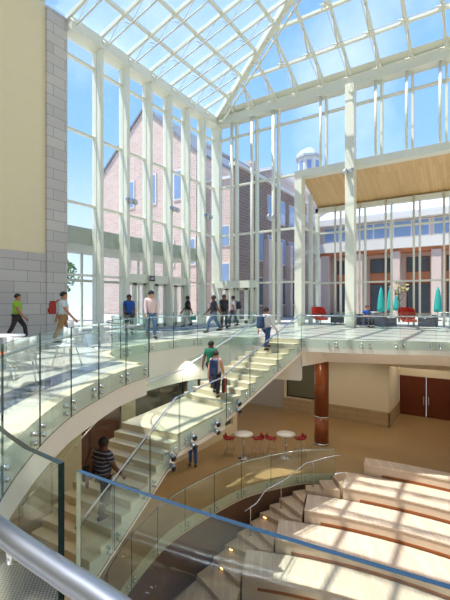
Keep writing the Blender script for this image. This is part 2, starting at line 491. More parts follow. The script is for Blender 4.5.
def add_people():
    p = person(on_floor(17, 341), yaw_of(1, .2), 'person in a lime green T-shirt and dark trousers walking past the grey stone wall', 'tan', shirt=(150, 190, 60), pants=(58, 50, 52), stride=.30, h=1.74)
    p = person(on_floor(63, 345), yaw_of(1, .35), 'person in a pale shirt and khaki trousers walking at the end of the stone wall', 'tan', shirt=(196, 208, 210), pants=(150, 118, 78), stride=.28, h=1.78)
    backpack(p, (150, 46, 42), 'red backpack on the walker in khaki trousers')
    p = person(on_floor(129, 335), yaw_of(.4, -1), 'person in a royal blue T-shirt standing near the entrance doors', 'brown', shirt=(34, 84, 160), pants=(60, 60, 66), stride=.06, arm=.05, h=1.76)
    p = person(on_floor(151, 339), yaw_of(.5, -1), 'person with a dark cap, pale pink shirt and blue jeans by the entrance', 'light', shirt=(226, 204, 206), pants=(88, 120, 160), stride=.14, arm=.1, h=1.88, cap=(40, 42, 54), sleeves='long')
    backpack(p, (30, 28, 32), 'black backpack on the person in the pale pink shirt')
    p = person(on_floor(188, 327), yaw_of(-1, -.1), 'person in a black top walking left below the entrance sign', 'brown', shirt=(34, 34, 40), pants=(176, 170, 160), stride=.2, h=1.78)
    # teal bag in that person's hand
    hand = local_point(p, (-.22, -.30, .60))
    b = root('tote_bag', hand - Vector((0, 0, .22)), p.rotation_euler.z); tag(b, 'teal bag held by the person in the black top', 'bag')
    MB().box((-.05, -.17, 0), (.05, .17, .26)).build('bag_body', M['teal'], b, bevel=.015)
    MB().tube([(0, -.1, .255), (0, -.06, .36), (0, .06, .36), (0, .1, .255)], .008, 8).build('strap', M['teal'], b)
    p = person(on_floor(214, 333), yaw_of(-1, -.25), 'person in a charcoal T-shirt and blue jeans striding left at the head of the stair', 'brown', shirt=(58, 58, 70), pants=(70, 96, 134), stride=.34, arm=.3, h=1.74)
    p = person(on_floor(224, 328.5), yaw_of(.3, -1), 'person in black clothes standing just behind the striding charcoal T-shirt', 'brown', shirt=(36, 38, 50), pants=(36, 40, 58), stride=.08, arm=.1, h=1.84)
    backpack(p, (34, 40, 58), 'dark blue backpack on the person in black clothes')
    p = person(on_floor(233.5, 327.5), yaw_of(-.9, .5), 'person in a white T-shirt and blue jeans walking away near the far doors', 'tan', shirt=(226, 226, 228), pants=(56, 78, 118), stride=.2, h=1.78)
    backpack(p, (40, 46, 60), 'charcoal backpack on the person in the white T-shirt near the far doors')
    # on the stair
    d_up = (.73, .68)
    p = person(on_tread(3, .52), yaw_of(*d_up), 'person in a white shirt and blue jeans climbing the last steps of the stair', 'light', hair='brown', shirt=(228, 232, 236), pants=(56, 84, 138), stride=.17, lift=RISE, h=1.72, sleeves='long')
    backpack(p, (48, 72, 110), 'blue backpack on the climber in the white shirt', z=1.16)
    p = person(on_tread(10, .62), yaw_of(.35, .94), 'person in a green T-shirt climbing the upper flight of the stair', 'brown', shirt=(22, 108, 84), pants=(40, 50, 90), stride=.17, lift=RISE, h=1.72)
    p = person(on_tread(11, .30), yaw_of(.2, .98), 'person in a pale pink vest beside the green T-shirt on the stair', 'light', hair='brown', shirt=(232, 196, 196), pants=(38, 40, 64), stride=.16, lift=RISE, h=1.62, sleeves='none')
    backpack(p, (56, 74, 118), 'navy backpack on the climber in the pale pink vest', z=1.18)
    hand = local_point(p, (.23, .16, .74))
    b = root('jacket', hand + Vector((.02, 0, -.50)), p.rotation_euler.z); tag(b, 'red and black jacket hanging from the hand of the vest wearer', 'jacket')
    MB().prism([(-.03, -.12), (.05, -.14), (.08, .02), (.04, .14), (-.05, .10)], 0, .48).build('jacket_body', mat('red_cloth', (168, 44, 48), .9), b, bevel=.03)
    MB().prism([(-.02, -.20), (.04, -.20), (.04, -.155), (-.02, -.15)], .06, .44).build('sleeve', M['black'], b, bevel=.012)
    st = bpy.data.materials.new('striped_polo'); st.use_nodes = True
    nt = st.node_tree; bb = nt.nodes['Principled BSDF']; bb.inputs['Roughness'].default_value = .85
    tc = nt.nodes.new('ShaderNodeTexCoord'); wv = nt.nodes.new('ShaderNodeTexWave'); wv.bands_direction = 'Z'; wv.inputs['Scale'].default_value = 3.6
    cr = nt.nodes.new('ShaderNodeValToRGB'); cr.color_ramp.interpolation = 'CONSTANT'
    cr.color_ramp.elements[0].color = srgb(40, 42, 60); cr.color_ramp.elements[1].position = .78; cr.color_ramp.elements[1].color = srgb(140, 142, 160)
    nt.links.new(tc.outputs['Object'], wv.inputs['Vector']); nt.links.new(wv.outputs['Fac'], cr.inputs[0]); nt.links.new(cr.outputs[0], bb.inputs['Base Color'])
    p = person(on_tread(20, .22), yaw_of(.5, .87), 'person in a dark striped polo shirt climbing the lower flight', 'brown', shirt=(40, 42, 60), pants=(34, 32, 40), stride=.17, lift=RISE, h=1.80, stripes=st)
    hand = local_point(p, (-.23, -.20, .76))
    b = root('shoulder_bag', local_point(p, (-.32, -.05, .80)), p.rotation_euler.z); tag(b, 'black bag carried at the left hip of the striped polo wearer', 'bag')
    MB().box((-.06, -.19, 0), (.05, .19, .34)).build('bag_body', M['black'], b, bevel=.03)
    MB().tube([(0, -.16, .33), (.06, -.06, .70), (.08, .04, .70), (0, .16, .33)], .012, 8).build('strap', M['black'], b)
    p = person(on_floor(193, 467, -5.5), yaw_of(-.2, 1), 'person in blue jeans on the lower floor, half hidden by the landing', 'tan', shirt=(60, 70, 100), pants=(66, 92, 148), stride=.08, arm=.05, h=1.75)
    # lounge: seated readers
    loc = on_floor(366.5, 327.5)
    p = person((loc.x, loc.y-.04, .0), yaw_of(.25, -1), 'person in a bright blue top seated in a navy armchair by the far glass', 'tan', shirt=(28, 90, 180), pants=(50, 54, 70), sit=True, h=1.62)
add_people()

# ------------------------------------------------------------------ curves of the site
def catmull(pts, n=6):
    P = [Vector((p[0], p[1])) for p in pts]
    out = []
    for i in range(len(P)-1):
        p0 = P[i-1] if i > 0 else P[i]*2-P[i+1]
        p1, p2 = P[i], P[i+1]
        p3 = P[i+2] if i+2 < len(P) else P[i+1]*2-P[i]
        for k in range(n):
            t = k/n
            q = .5*((2*p1) + (p2-p0)*t + (2*p0-5*p1+4*p2-p3)*t*t + (3*p1-p0-3*p2+p3)*t**3)
            out.append((q.x, q.y))
    out.append((P[-1].x, P[-1].y))
    return out

S1 = catmull([(2.5,-.42),(1.2,.02),(.27,.476),(-.36,.837),(-.71,1.13),(-1.25,1.77),(-1.76,2.68),(-2.08,3.6),(-2.31,4.8),(-2.40,5.97),(-2.33,7.0),(-2.17,8.22),(-1.83,9.17)], 6)
S2 = catmull([(-1.83,9.17),(-2.5,9.75),(-3.25,11.0),(-3.2,12.3),(-2.75,13.5),(-2.0,14.7),(-1.1,15.7),(.2,16.15),(1.65,15.85)], 6)
S4 = catmull([(2.97,15.37),(4,14.95),(5.2,14.62),(6.4,14.35),(8,14.0),(9.5,13),(10.8,10.5),(11,7),(10,3.5),(7,.6),(4.5,-.3),(2.5,-.42)], 6)
OPEN = S1[:-1] + S2 + S4[:-1]          # clockwise when seen from above
DEPTH = [.72]*(len(S1)-1) + [.72]*13 + [1.0,1.3] + [1.64]*(len(S2)-15) + [.48]*(len(S4)-1)
GUARD = catmull([(4.46,15.9),(3.2,15.85),(2.0,15.4),(.8,14.75),(-.18,13.8),(-1.05,12.8),(-1.75,11.8),(-2.3,10.3),(-2.55,9.2),(-2.62,8.0),(-2.4,6.0),(-1.6,3.8),(-.2,2.2)], 6)

def w2(p): 
    v = W(p[0], p[1]); return (v.x, v.y)

def sheet(outer, hole, z, name, material, parent=None, flip=False):
    polys = [[Vector((p[0], p[1], 0)) for p in outer]]
    if hole: polys.append([Vector((p[0], p[1], 0)) for p in hole])
    tris = tessellate_polygon(polys)
    vs = [Vector((p[0], p[1], z)) for q in polys for p in q]
    fs = []
    for t in tris:
        a, b, c = (vs[i] for i in t)
        up = (b-a).cross(c-a).z > 0
        fs.append(tuple(t) if up != flip else tuple(t)[::-1])
    mb = MB(); mb.add(vs, fs)
    return mb.build(name, material, parent)

XL, YB, YF, XR = -15.9, 23.1, -14.0, 10.0     # left wall, back wall, wall behind, wall to the right
YLOW = 26.1                                    # glass wall of the lounge bay
XRET = -9.45
ROOMPOLY = [(XL, YF), (XR, YF), (XR, YLOW), (XRET, YLOW), (XRET, YB), (XL, YB)]
OPENW = [w2(p) for p in OPEN]

fl = struct(sheet(ROOMPOLY, OPENW, 0.0, 'floor', M['floor']), 'pale terrazzo upper floor wrapped around the opening')
# stone lip and slate inlay along the left edge
def strip(path, o0, o1, z):
    mb = MB(); n = len(path)
    pts = [Vector((*w2(p), 0)) for p in path]
    A, B = [], []
    for i in range(n):
        d = (pts[min(i+1, n-1)]-pts[max(i-1, 0)]).normalized(); nr = Vector((-d.y, d.x, 0))
        A.append(pts[i]+nr*o0 + Vector((0,0,z))); B.append(pts[i]+nr*o1 + Vector((0,0,z)))
    for i in range(n-1):
        mb.add([A[i], A[i+1], B[i+1], B[i]], [(0,1,2,3)])
    return mb
# +normal of a path running forward on the left side points to the left (onto the slab)
strip(S1[12:], .58, 1.1, .004).build('slate_inlay', M['band'], fl)
strip(S1, .0, .22, .005).build('stone_lip', M['stone_edge'], fl)
strip(S2, .0, .2, .005).build('stone_lip', M['stone_edge'], fl)
strip(S4, .0, .2, .005).build('stone_lip', M['stone_edge'], fl)

# fascia around the opening and ceiling underneath
mb = MB(); n = len(OPENW)
for i in range(n):
    j = (i+1) % n
    a, b = OPENW[i], OPENW[j]
    da, db = DEPTH[i], DEPTH[j]
    if da != db: da = db = .48 if min(da, db) == .48 and False else max(da, db)
    mb.add([(*a, 0), (*b, 0), (*b, -db), (*a, -da)], [(0,1,2,3)])
struct(mb.build('trim_1', M['plaster'], None), 'white plaster fascia of the upper floor opening')
def offset_loop(pts, dist):
    n = len(pts); out = []
    for i in range(n):
        d1 = (Vector(pts[i])-Vector(pts[i-1])).normalized(); d2 = (Vector(pts[(i+1) % n])-Vector(pts[i])).normalized()
        d = (d1+d2).normalized()
        nr = Vector((-d.y, d.x))
        out.append(tuple(Vector(pts[i])+nr*dist[i]))
    return out
nS1, nS2 = len(S1)-1, len(S2)
dist = [.35]*nS1 + [.25]*nS2 + [1.9]*(len(OPEN)-nS1-nS2)
for q in range(4): dist[nS1+nS2+q] = .3+.4*q
dist[-1] = .8; dist[-2] = 1.2
SOFW = offset_loop(OPENW, dist)
mb = MB()
ZC = -.76
ZB2 = -1.12
for i in range(n):
    j = (i+1) % n
    da, db = DEPTH[i], DEPTH[j]
    if da != db: da = db = max(da, db)
    zc = ZC if i < nS1+nS2 else ZB2
    mb.add([(*OPENW[i], -da), (*OPENW[j], -db), (*SOFW[j], min(zc, -db)), (*SOFW[i], min(zc, -da))], [(0,1,2,3)])
    if da > .9 or zc < ZC: mb.add([(*SOFW[i], min(zc, -da)), (*SOFW[j], min(zc, -db)), (*SOFW[j], ZC), (*SOFW[i], ZC)], [(0,1,2,3)])
struct(mb.build('trim_2', M['plaster'], None, True), 'curved plaster soffit under the floor edge')
LOWPOLY = [(XL-.3, YF), (XR, YF), (XR, YLOW+.5), (XL-.3, YLOW+.5)]
struct(sheet(LOWPOLY, SOFW, ZC, 'ceiling_lower', M['cream_dim'], None, True), 'cream ceiling of the lower floor')

# ------------------------------------------------------------------ lower floor, pit, tiers
L0 = -5.5
CEN = (-1.5, 0.0)
def pol(R, deg):
    a = math.radians(deg); return (CEN[0]+R*math.cos(a), CEN[1]+R*math.sin(a))
def arc(R, a0, a1, n=28):
    return [pol(R, a0+(a1-a0)*i/n) for i in range(n+1)]
TIERS = [  # front radius, back radius, start angle, top z
    (17.3, 17.95, 65.8, L0+.45),
    (15.85, 17.28, 68.1, L0),
    (14.6, 15.83, 72.8, L0-.45),
    (13.35, 14.58, 76.3, L0-.90),
    (12.1, 13.33, 80.4, L0-1.35),
]
AEND = 18.0
hole = list(GUARD) + [(2,.8),(6,.3),(11,1.5)] + [pol(17.28, AEND)] + arc(17.28, AEND+1, 68.1, 30)
HOLEW = [w2(p) for p in hole]
lf = struct(sheet(LOWPOLY, HOLEW, L0, 'floor_lower', M['tan_floor']), 'tan polished floor of the lower level')
PITZ = L0-2.2
struct(sheet([w2(p) for p in [(-6,-2),(14,-2),(16,10),(12,19),(-6,19)]], None, PITZ, 'floor_pit', M['tan_floor']), 'floor at the foot of the seating')
mb = MB()
for i in range(len(GUARD)-1):
    a, b = w2(GUARD[i]), w2(GUARD[i+1])
    mb.add([(*a, L0), (*b, L0), (*b, L0-.42), (*a, L0-.42)], [(0,1,2,3)])
struct(mb.build('trim_3', M['stone_edge'], None), 'pale edge of the lower floor under its glass guard')
mb = MB()
for i in range(len(GUARD)-1):
    a, b = w2(GUARD[i]), w2(GUARD[i+1])
    mb.add([(*a, L0-.42), (*b, L0-.42), (*b, PITZ), (*a, PITZ)], [(0,1,2,3)])
struct(mb.build('wall_pit', mat('dark_timber_lining', (104, 74, 54), .6, noise=.15), None), 'dark timber wall under the lower floor edge')

tn = ['topmost curved oak bench of the stepped seating, standing on the tan floor',
      'second curved oak tier from the top, level with the tan floor',
      'third curved oak tier from the top of the stepped seating',
      'fourth curved oak tier from the top, mostly behind the blue glass edge',
      'lowest curved oak tier of the stepped seating at the picture bottom']
for k, (Rf, Rb, a0, zt) in enumerate(TIERS):
    c = w2(pol(Rf, a0))
    zb = zt-.45
    r = root('seating_tier', (c[0], c[1], zb), 0, True)
    tag(r, tn[k], 'tiered seating', 'curved oak seating tiers')
    fr, bk = arc(Rf, a0, AEND, 40), arc(Rb, a0, AEND, 40)
    top = MB()
    lo = zt-.045 if k else zt-.06
    zzb = zb if k == 0 else PITZ
    body = MB(); rec = MB()
    fr2 = arc(Rf+.03, a0, AEND, 40); frr = arc(Rf+.06, a0-2.2, AEND, 40); frr0 = arc(Rf+.022, a0-2.2, AEND, 40)
    for i in range(40):
        top.prism([w2(fr[i]), w2(fr[i+1]), w2(bk[i+1]), w2(bk[i])], lo, zt)
        body.prism([w2(fr2[i]), w2(fr2[i+1]), w2(bk[i+1]), w2(bk[i])], zzb, lo-.001)
        rec.prism([w2(frr0[i]), w2(frr0[i+1]), w2(frr[i+1]), w2(frr[i])], zb+.005, zb+.10)
    top.build('seat_boards', M['oak'], r)
    body.build('front_panel', M['oak_face'], r)
    rec.build('toe_recess', M['recess'], r)

# aisle steps between the guard and the tier ends
outer = [GUARD[0]] + [(p[0]+.12*0, p[1]-.0) for p in GUARD]
def resample(path, n):
    P = [Vector(p) for p in path]; Ls = [0]
    for i in range(1, len(P)): Ls.append(Ls[-1]+(P[i]-P[i-1]).length)
    out = []
    for k in range(n+1):
        t = Ls[-1]*k/n
        i = max(j for j in range(len(Ls)) if Ls[j] <= t+1e-9); i = min(i, len(P)-2)
        u = (t-Ls[i])/(Ls[i+1]-Ls[i]) if Ls[i+1] > Ls[i] else 0
        q = P[i].lerp(P[i+1], u); out.append((q.x, q.y))
    return out
ga = [(4.3,15.7),(3.2,15.6),(2.1,15.2),(.95,14.5),(-.02,13.6),(-.9,12.6),(-1.5,11.7),(-2.0,10.4),(-2.25,9.3),(-2.3,8.2)]
NA = 13
go = [(4.3,15.7),(3.75,15.66),(3.2,15.58),(2.65,15.42),(2.1,15.2),(1.7,15.0),(1.3,14.75),(.9,14.42),(.45,14.02),(.0,13.6),(-.4,13.17),(-.9,12.6),(-1.5,11.7),(-2.0,10.4)]
gi = [pol(15.87, 68.45), pol(15.87, 70.6), pol(15.87, 73.0), pol(15.2, 73.05), pol(14.6, 73.1), pol(14.605, 74.7), pol(14.61, 76.5),
      pol(13.37, 76.6), pol(13.36, 78.5), pol(13.36, 80.6), pol(12.12, 80.7), (.2, 11.0), (-.35, 9.9), (-.6, 8.6)]
r = root('aisle_stair', W(*go[0], L0), 0, True); tag(r, 'timber aisle steps winding down beside the glass guard and oak tiers', 'steps')
for i in range(NA):
    z = L0-RISE*(i+1)*.98
    poly = [w2(go[i]), w2(gi[i]), w2(gi[i+1]), w2(go[i+1])]
    MB().prism(poly, z-.36, z).build('step', M['wood_step'], r)
MB().prism([w2(p) for p in [(4.50,15.87),pol(17.27,68.13),pol(15.865,68.13),(4.3,15.7),(4.47,15.79)]], L0-.36, L0-.001).build('step', M['wood_step'], r)
# small step lights set in the risers
for i in (6, 9, 10):
    a, b = Vector(gi[i]), Vector(go[i]); p = a.lerp(b, .62); d = (Vector(go[i+1])-b).normalized()
    zt = L0-RISE*i*.98
    MB().bar(W(*(p+d*.012), zt-.09), W(*(p+d*.012+(b-a).normalized()*.12), zt-.09), .02, .04).build('step_light', M['lamp_glow'], r)

# ------------------------------------------------------------------ main staircase
r = root('staircase', W(*stair_R(0), 0), 0, True)
tag(r, 'long pale stone staircase curving down from the upper floor with a mid landing', 'staircase')
STR = .62
strg = MB()
NTOP = 24
for i in range(1, NTOP):
    a, b, c, d = stair_R(i-1), stair_L(i-1), stair_L(i), stair_R(i)
    z = tread_z(i)
    ov = .02
    MB().prism([w2(a), w2(b), w2(c), w2(d)], z-.05, z).build('step', M['stair_stone'], r)
    z0, z1 = tread_z(i-1)-STR, tread_z(i)-STR
    if i == 12: z0 = z1 - .02
    zt = z-.051
    z0 = max(z0, L0+.001); z1 = max(z1, L0+.001)
    strg.prism([w2(a), w2(b), w2(c), w2(d)], [z0, z0, z1, z1], zt)
    # riser
    P = [W(*a, 0), W(*b, 0)]
    dv = (Vector((*d, 0))-Vector((*a, 0))).normalized()*.02
    a2 = (a[0]+dv.x, a[1]+dv.y); b2 = (b[0]+dv.x, b[1]+dv.y)
    MB().prism([w2(a), w2(b), w2(b2), w2(a2)], z+.001, tread_z(i-1)-.001).build('riser', M['stair_stone'], r)
strg.build('stringer', M['plaster'], r)
def fwd(p, t): return (p[0]-.495*t, p[1]-.869*t)
la, lb = stair_L(NTOP-1), stair_R(NTOP-1)
lz = tread_z(NTOP)
MB().prism([w2(la), w2(lb), w2(fwd(lb, 3.2)), w2(fwd(la, 3.2))], lz-.4, lz).build('landing', M['stair_stone'], r)
MB().prism([w2(la), w2(lb), w2(fwd(lb, .02)), w2(fwd(la, .02))], lz+.001, tread_z(NTOP-1)-.001).build('riser', M['stair_stone'], r)
for q in (fwd(la, .5), fwd(lb, .5), fwd(la, 2.8), fwd(lb, 2.8)):
    c = Vector(q)*.9 + (Vector(la)+Vector(lb))*.05
    v = W(c.x, c.y, 0); MB().box((v.x-.1, v.y-.1, L0), (v.x+.1, v.y+.1, lz-.401)).build('landing_post', M['plaster'], r)

# ------------------------------------------------------------------ glass guards
def sub_path(path, a, b, step=.18):
    P = [Vector(p) for p in path]; Ls = [0]
    for i in range(1, len(P)): Ls.append(Ls[-1]+(P[i]-P[i-1]).length)
    n = max(1, int(math.ceil((b-a)/step)))
    out = []
    for k in range(n+1):
        t = a+(b-a)*k/n
        i = max([j for j in range(len(Ls)) if Ls[j] <= t+1e-9] or [0]); i = min(i, len(P)-2)
        u = (t-Ls[i])/max(1e-9, Ls[i+1]-Ls[i])
        q = P[i].lerp(P[i+1], u); out.append((q.x, q.y))
    return out
def plen(path):
    return sum((Vector(path[i+1])-Vector(path[i])).length for i in range(len(path)-1))
def at_len(path, pt):
    """arc length of the path point nearest pt"""
    best = (1e9, 0); acc = 0
    for i in range(len(path)-1):
        a, b = Vector(path[i]), Vector(path[i+1]); d = b-a
        u = max(0, min(1, (Vector(pt)-a).dot(d)/max(1e-9, d.dot(d))))
        q = a+d*u
        best = min(best, ((q-Vector(pt)).length, acc+u*d.length)); acc += d.length
    return best[1]
def norms(pts):
    out = []
    for i in range(len(pts)):
        d = (Vector(pts[min(i+1, len(pts)-1)])-Vector(pts[max(i-1, 0)])).normalized()
        out.append(Vector((-d.y, d.x)))
    return out

def glass_panel(pts, zb, zt, off, label, group, name='glass_guard_panel', edge='edge', th=.016, studs=True, stud_off=.0, blue=False):
    """pts in survey coords, zb/zt lists or numbers; off = distance off the slab edge (into the opening = right of travel)"""
    n = len(pts)
    zb = zb if isinstance(zb, list) else [zb]*n
    zt = zt if isinstance(zt, list) else [zt]*n
    N = norms(pts)
    A = [Vector(pts[i])-N[i]*off for i in range(n)]
    B = [Vector(pts[i])-N[i]*(off+th) for i in range(n)]
    c = A[0]
    r = root(name, W(c.x, c.y, zb[0]), 0, True)
    tag(r, label, 'glass panel', group)
    mb = MB()
    for i in range(n-1):
        a0, a1, b0, b1 = W(*A[i], zb[i]), W(*A[i+1], zb[i+1]), W(*B[i], zb[i]), W(*B[i+1], zb[i+1])
        a0t, a1t, b0t, b1t = W(*A[i], zt[i]), W(*A[i+1], zt[i+1]), W(*B[i], zt[i]), W(*B[i+1], zt[i+1])
        mb.add([a0, a1, a1t, a0t], [(0,1,2,3)], 0)
        mb.add([b1, b0, b0t, b1t], [(0,1,2,3)], 0)
        mb.add([a0t, a1t, b1t, b0t], [(0,1,2,3)], 2 if blue else 1)
        mb.add([a1, a0, b0, b1], [(0,1,2,3)], 1)
    for i in (0, n-1):
        mb.add([W(*A[i], zb[i]), W(*A[i], zt[i]), W(*B[i], zt[i]), W(*B[i], zb[i])], [(0,1,2,3)], 3 if blue else 1)
    mb.build('pane', [M['glass'], M['edge'], M['edge_blue'], M['edge_light']], r)
    if studs:
        L = plen(pts)
        for t in (.12, .88):
            q = sub_path(pts, 0, L, L*t if t < .5 else L*t)
            P = sub_path(pts, L*t-.001, L*t+.001, 1)[0]
            i = min(range(n), key=lambda j: (Vector(pts[j])-Vector(P)).length)
            nn = N[i]
            for dz in (.09, .2):
                z = zb[0]+(zb[-1]-zb[0])*t+dz
                a = Vector(P)-nn*((off+th+.012) if off > 0 else (off-.012)); b = Vector(P)-nn*(.004 if off > 0 else -.004)
                MB().tube([W(*a, z), W(*b, z)], .028, 10).build('standoff', M['steel'], r, True)
    return r

G1 = 'glass guard panels along the left balcony'
bre = [at_len(S1, p) for p in [(.9,.12), (-.36,.837), (-.418,.882), (-1.3,1.87), (-2.06,3.5), (-2.3,4.75), (-2.40,5.97), (-2.31,7.05), (-2.15,8.3), (-1.83,9.17)]]
def panel_on(path, a, b, label, group, gap=.006, **kw):
    pts = sub_path(path, a+gap, b-gap)
    return glass_panel(pts, -.30, 1.07, .05, label, group, **kw)
panel_on(S1, bre[0], bre[1], 'nearest glass panel, its blue edge slanting across the lower right', G1, 0, blue=True, th=.011)
panel_on(S1, bre[2], bre[3], 'near glass panel at the lower left with a dark vertical end', G1, 0)
lab = ['glass panel at the picture left edge, first beyond the near pair', 'second glass panel beyond the near pair, in front of the white chairs', 'third glass panel beyond the near pair along the left balcony',
       'fourth glass panel beyond the near pair along the left balcony', 'fifth glass panel beyond the near pair along the left balcony', 'last glass panel of the left balcony, at its corner over the stair']
for k in range(6):
    panel_on(S1, bre[3+k], bre[4+k], lab[k], G1)
L2 = plen(S2)
m = 8
names2 = ['beside the balcony corner', 'left of the stair landing', 'behind the left of the landing', 'below the blue shirt', 'below the pale pink shirt', 'below the black top', 'below the striding figure', 'at the head of the stair']
for k in range(m):
    panel_on(S2, (L2-.35)*k/m, (L2-.35)*(k+1)/m, 'glass guard panel of the stair notch, ' + names2[k], 'glass guard panels around the stair notch')
L4v = at_len(S4, (9.6, 12.9))
m = int(L4v/1.06)
for k in range(m):
    panel_on(S4, L4v*k/m, L4v*(k+1)/m, ORD[k]+' glass guard panel right of the stair head along the bridge edge', 'glass guard panels along the bridge edge')

def rail(path_pts, z, r_, name, label, brackets=0, off=-.08, mat_='steel', wall=-.05, group=None):
    N = norms(path_pts)
    zz = z if isinstance(z, list) else [z]*len(path_pts)
    P = [W(*(Vector(path_pts[i])-N[i]*off), zz[i]) for i in range(len(path_pts))]
    o = root(name, P[0], 0, True); tag(o, label, 'handrail', group)
    MB().tube(P, r_, 14).build('rail_tube', M[mat_], o, True)
    if brackets:
        st_ = max(1, (len(path_pts)-1)//brackets)
        for i in range(st_//2, len(path_pts), st_):
            a = Vector(path_pts[i])-N[i]*off; b = Vector(path_pts[i])-N[i]*.046
            MB().tube([W(*a, zz[i]-.001), W(*a, zz[i]-.07), W(*b, zz[i]-.075)], .010 if r_ < .024 else .013, 8).build('bracket', M[mat_], o, True)
    return o
# near handrail with its chrome brackets
nr = catmull([(1.1,-.09),(.5,.235),(.1,.485),(-.216,.716),(-.336,.798),(-.543,.946),(-.86,1.21),(-1.33,1.72)], 6)
Nn = norms(nr)
o = root('handrail', W(*nr[0], .9), 0, True); tag(o, 'thick brushed steel handrail crossing the lower left corner', 'handrail')
MB().tube([W(*p, .9) for p in nr], .025, 20).build('rail_tube', M['satin'], o, True)
for t in (3.05, 4.88):
    i = int(t*6)
    a = Vector(nr[i]); b = a-Nn[i]*.058
    MB().tube([W(*a, .88), W(*a, .845), W(*(a-Nn[i]*.03), .838), W(*b, .838)], .009, 10).build('bracket', M['steel'], o, True)
    q = MB().tube([W(*(a-Nn[i]*.04), .838), W(*b, .838)], .02, 18).tube([W(*b, .838), W(*(b-Nn[i]*.008), .838)], .025, 18)
    q.build('bracket_disc', M['steel'], o, True)
rail(sub_path(S1, bre[4]+.1, bre[9]-.05, .2), .90, .021, 'handrail', 'slim steel handrail inside the left balcony glass', 6)
rail(sub_path(S2, .1, L2-.1, .2), .90, .021, 'handrail', 'slim steel handrail around the stair notch', 8)
rail(sub_path(S4, .1, L4v, .2), .92, .021, 'handrail', 'slim steel handrail along the bridge edge right of the stair', 10)

# lower guard
Lg = plen(GUARD)
gl_end = at_len(GUARD, (-1.9, 4.4))
m = 11
for k in range(m):
    a, b = gl_end*k/m, gl_end*(k+1)/m
    pts = sub_path(GUARD, a+.006, b-.006)
    # opening lies to the left of travel here, so off is negative
    glass_panel(pts, L0-.32, L0+1.07, -.066, ORD[k]+' glass panel from the right end of the curved lower guard', 'glass panels of the curved lower guard', stud_off=0)
rail(sub_path(GUARD, .05, gl_end-.1, .25), L0+.92, .02, 'handrail', 'thin rail along the curved lower glass guard', 10, off=.07)

# handrail with posts beside the timber aisle steps
hp = []; hz = []
for i in range(0, 9):
    q = Vector(go[i]).lerp(Vector(gi[i]), .32); hp.append((q.x, q.y)); hz.append(L0-RISE*max(0, i)*.98+.92)
hp = [(hp[0][0]+.35, hp[0][1]+.05)] + hp; hz = [L0+.92] + hz
o = root('handrail', W(*hp[0], L0), 0, True); tag(o, 'thin steel handrail on posts beside the timber aisle steps', 'handrail')
MB().tube([W(*hp[i], hz[i]) for i in range(len(hp))], .019, 10).build('rail_tube', M['steel'], o, True)
for i in (2, 5, 8):
    q = (Vector(hp[i])+Vector(hp[i+1]))/2; zt = L0-RISE*i*.98
    MB().tube([W(*q, (hz[i]+hz[i+1])/2), W(*q, zt+.004)], .017, 10).build('post', M['steel'], o, True)
    MB().tube([W(*q, zt+.004), W(*q, zt+.014)], .05, 14).build('post_foot', M['steel'], o, True)

# stair guards
def stair_side(fn, i0, i1, per, side, offx, base=.42, top=1.0):
    """panels along one side of the stair"""
    out = []
    i = i0
    while i < i1:
        j = min(i+per, i1) if not (i < 11 < i+per) else 11
        if i == 11: j = 12
        out.append((i, j)); i = j
    return out
def stair_pts(fn, i, j):
    a, b = Vector(fn(i)), Vector(fn(j))
    return a, b
def stair_guard(fn, side, labels, i0, i1, per, group):
    seg = stair_side(fn, i0, i1, per, side, 0)
    for k, (i, j) in enumerate(seg):
        a, b = Vector(fn(i)), Vector(fn(j)); d = (b-a)
        L = d.length; u = d/L
        a2, b2 = a+u*.02, b-u*.02
        n = 2
        za = tread_z(i) if i != 11 else tread_z(12)
        zb_ = tread_z(j)
        if i == 11: za = zb_ = tread_z(12)
        zl = [za-.45, zb_-.45]; zh = [za+1.0, zb_+1.0]
        if i == 0: zh[0] = 1.0
        offv = -.05-.016 if side == 'right' else .05
        # travel is downwards: the right-hand edge (seen from the camera) lies on the left of travel
        glass_panel([tuple(a2), tuple(b2)], zl, zh, offv, labels(k), group, 'glass_guard_panel', stud_off=0, th=.016)
def lab_r(k): return ORD[k]+' glass panel from the top along the right side of the stair'
def lab_l(k): return ORD[k]+' glass panel from the top along the left side of the stair'
stair_guard(stair_R, 'right', lab_r, 0, 23, 4, 'glass panels along the right side of the stair')
stair_guard(stair_L, 'left', lab_l, 1, 23, 4, 'glass panels along the left side of the stair')
def stair_rail(fn, inward, label):
    pts = []; zs = []
    for i in list(range(0, 12)) + [12] + list(range(13, 24)):
        pts.append(fn(i)); zs.append((tread_z(i) if i != 11 else tread_z(11)-.06)+.92)
    d0 = Vector(fn(0))-Vector(fn(1)); d0.normalize()
    pts.insert(0, tuple(Vector(fn(0))+d0*.7)); zs.insert(0, .92)
    N = norms(pts)
    P = [W(*(Vector(pts[i])-N[i]*inward), zs[i]) for i in range(len(pts))]
    o = root('handrail', P[0], 0, True); tag(o, label, 'handrail')
    MB().tube(P, .022, 12).build('rail_tube', M['steel'], o, True)
    for i in (2, 5, 8, 11, 13, 16, 19, 22):
        a = Vector(pts[i])-N[i]*inward; b = Vector(pts[i])+N[i]*(.048 if inward > 0 else -.048)
        MB().tube([W(*a, zs[i]), W(*a, zs[i]-.08), W(*b, zs[i]-.085)], .011, 8).build('bracket', M['steel'], o, True)
stair_rail(stair_R, .08, 'steel handrail climbing the right side of the stair')
stair_rail(stair_L, -.08, 'steel handrail climbing the left side of the stair')
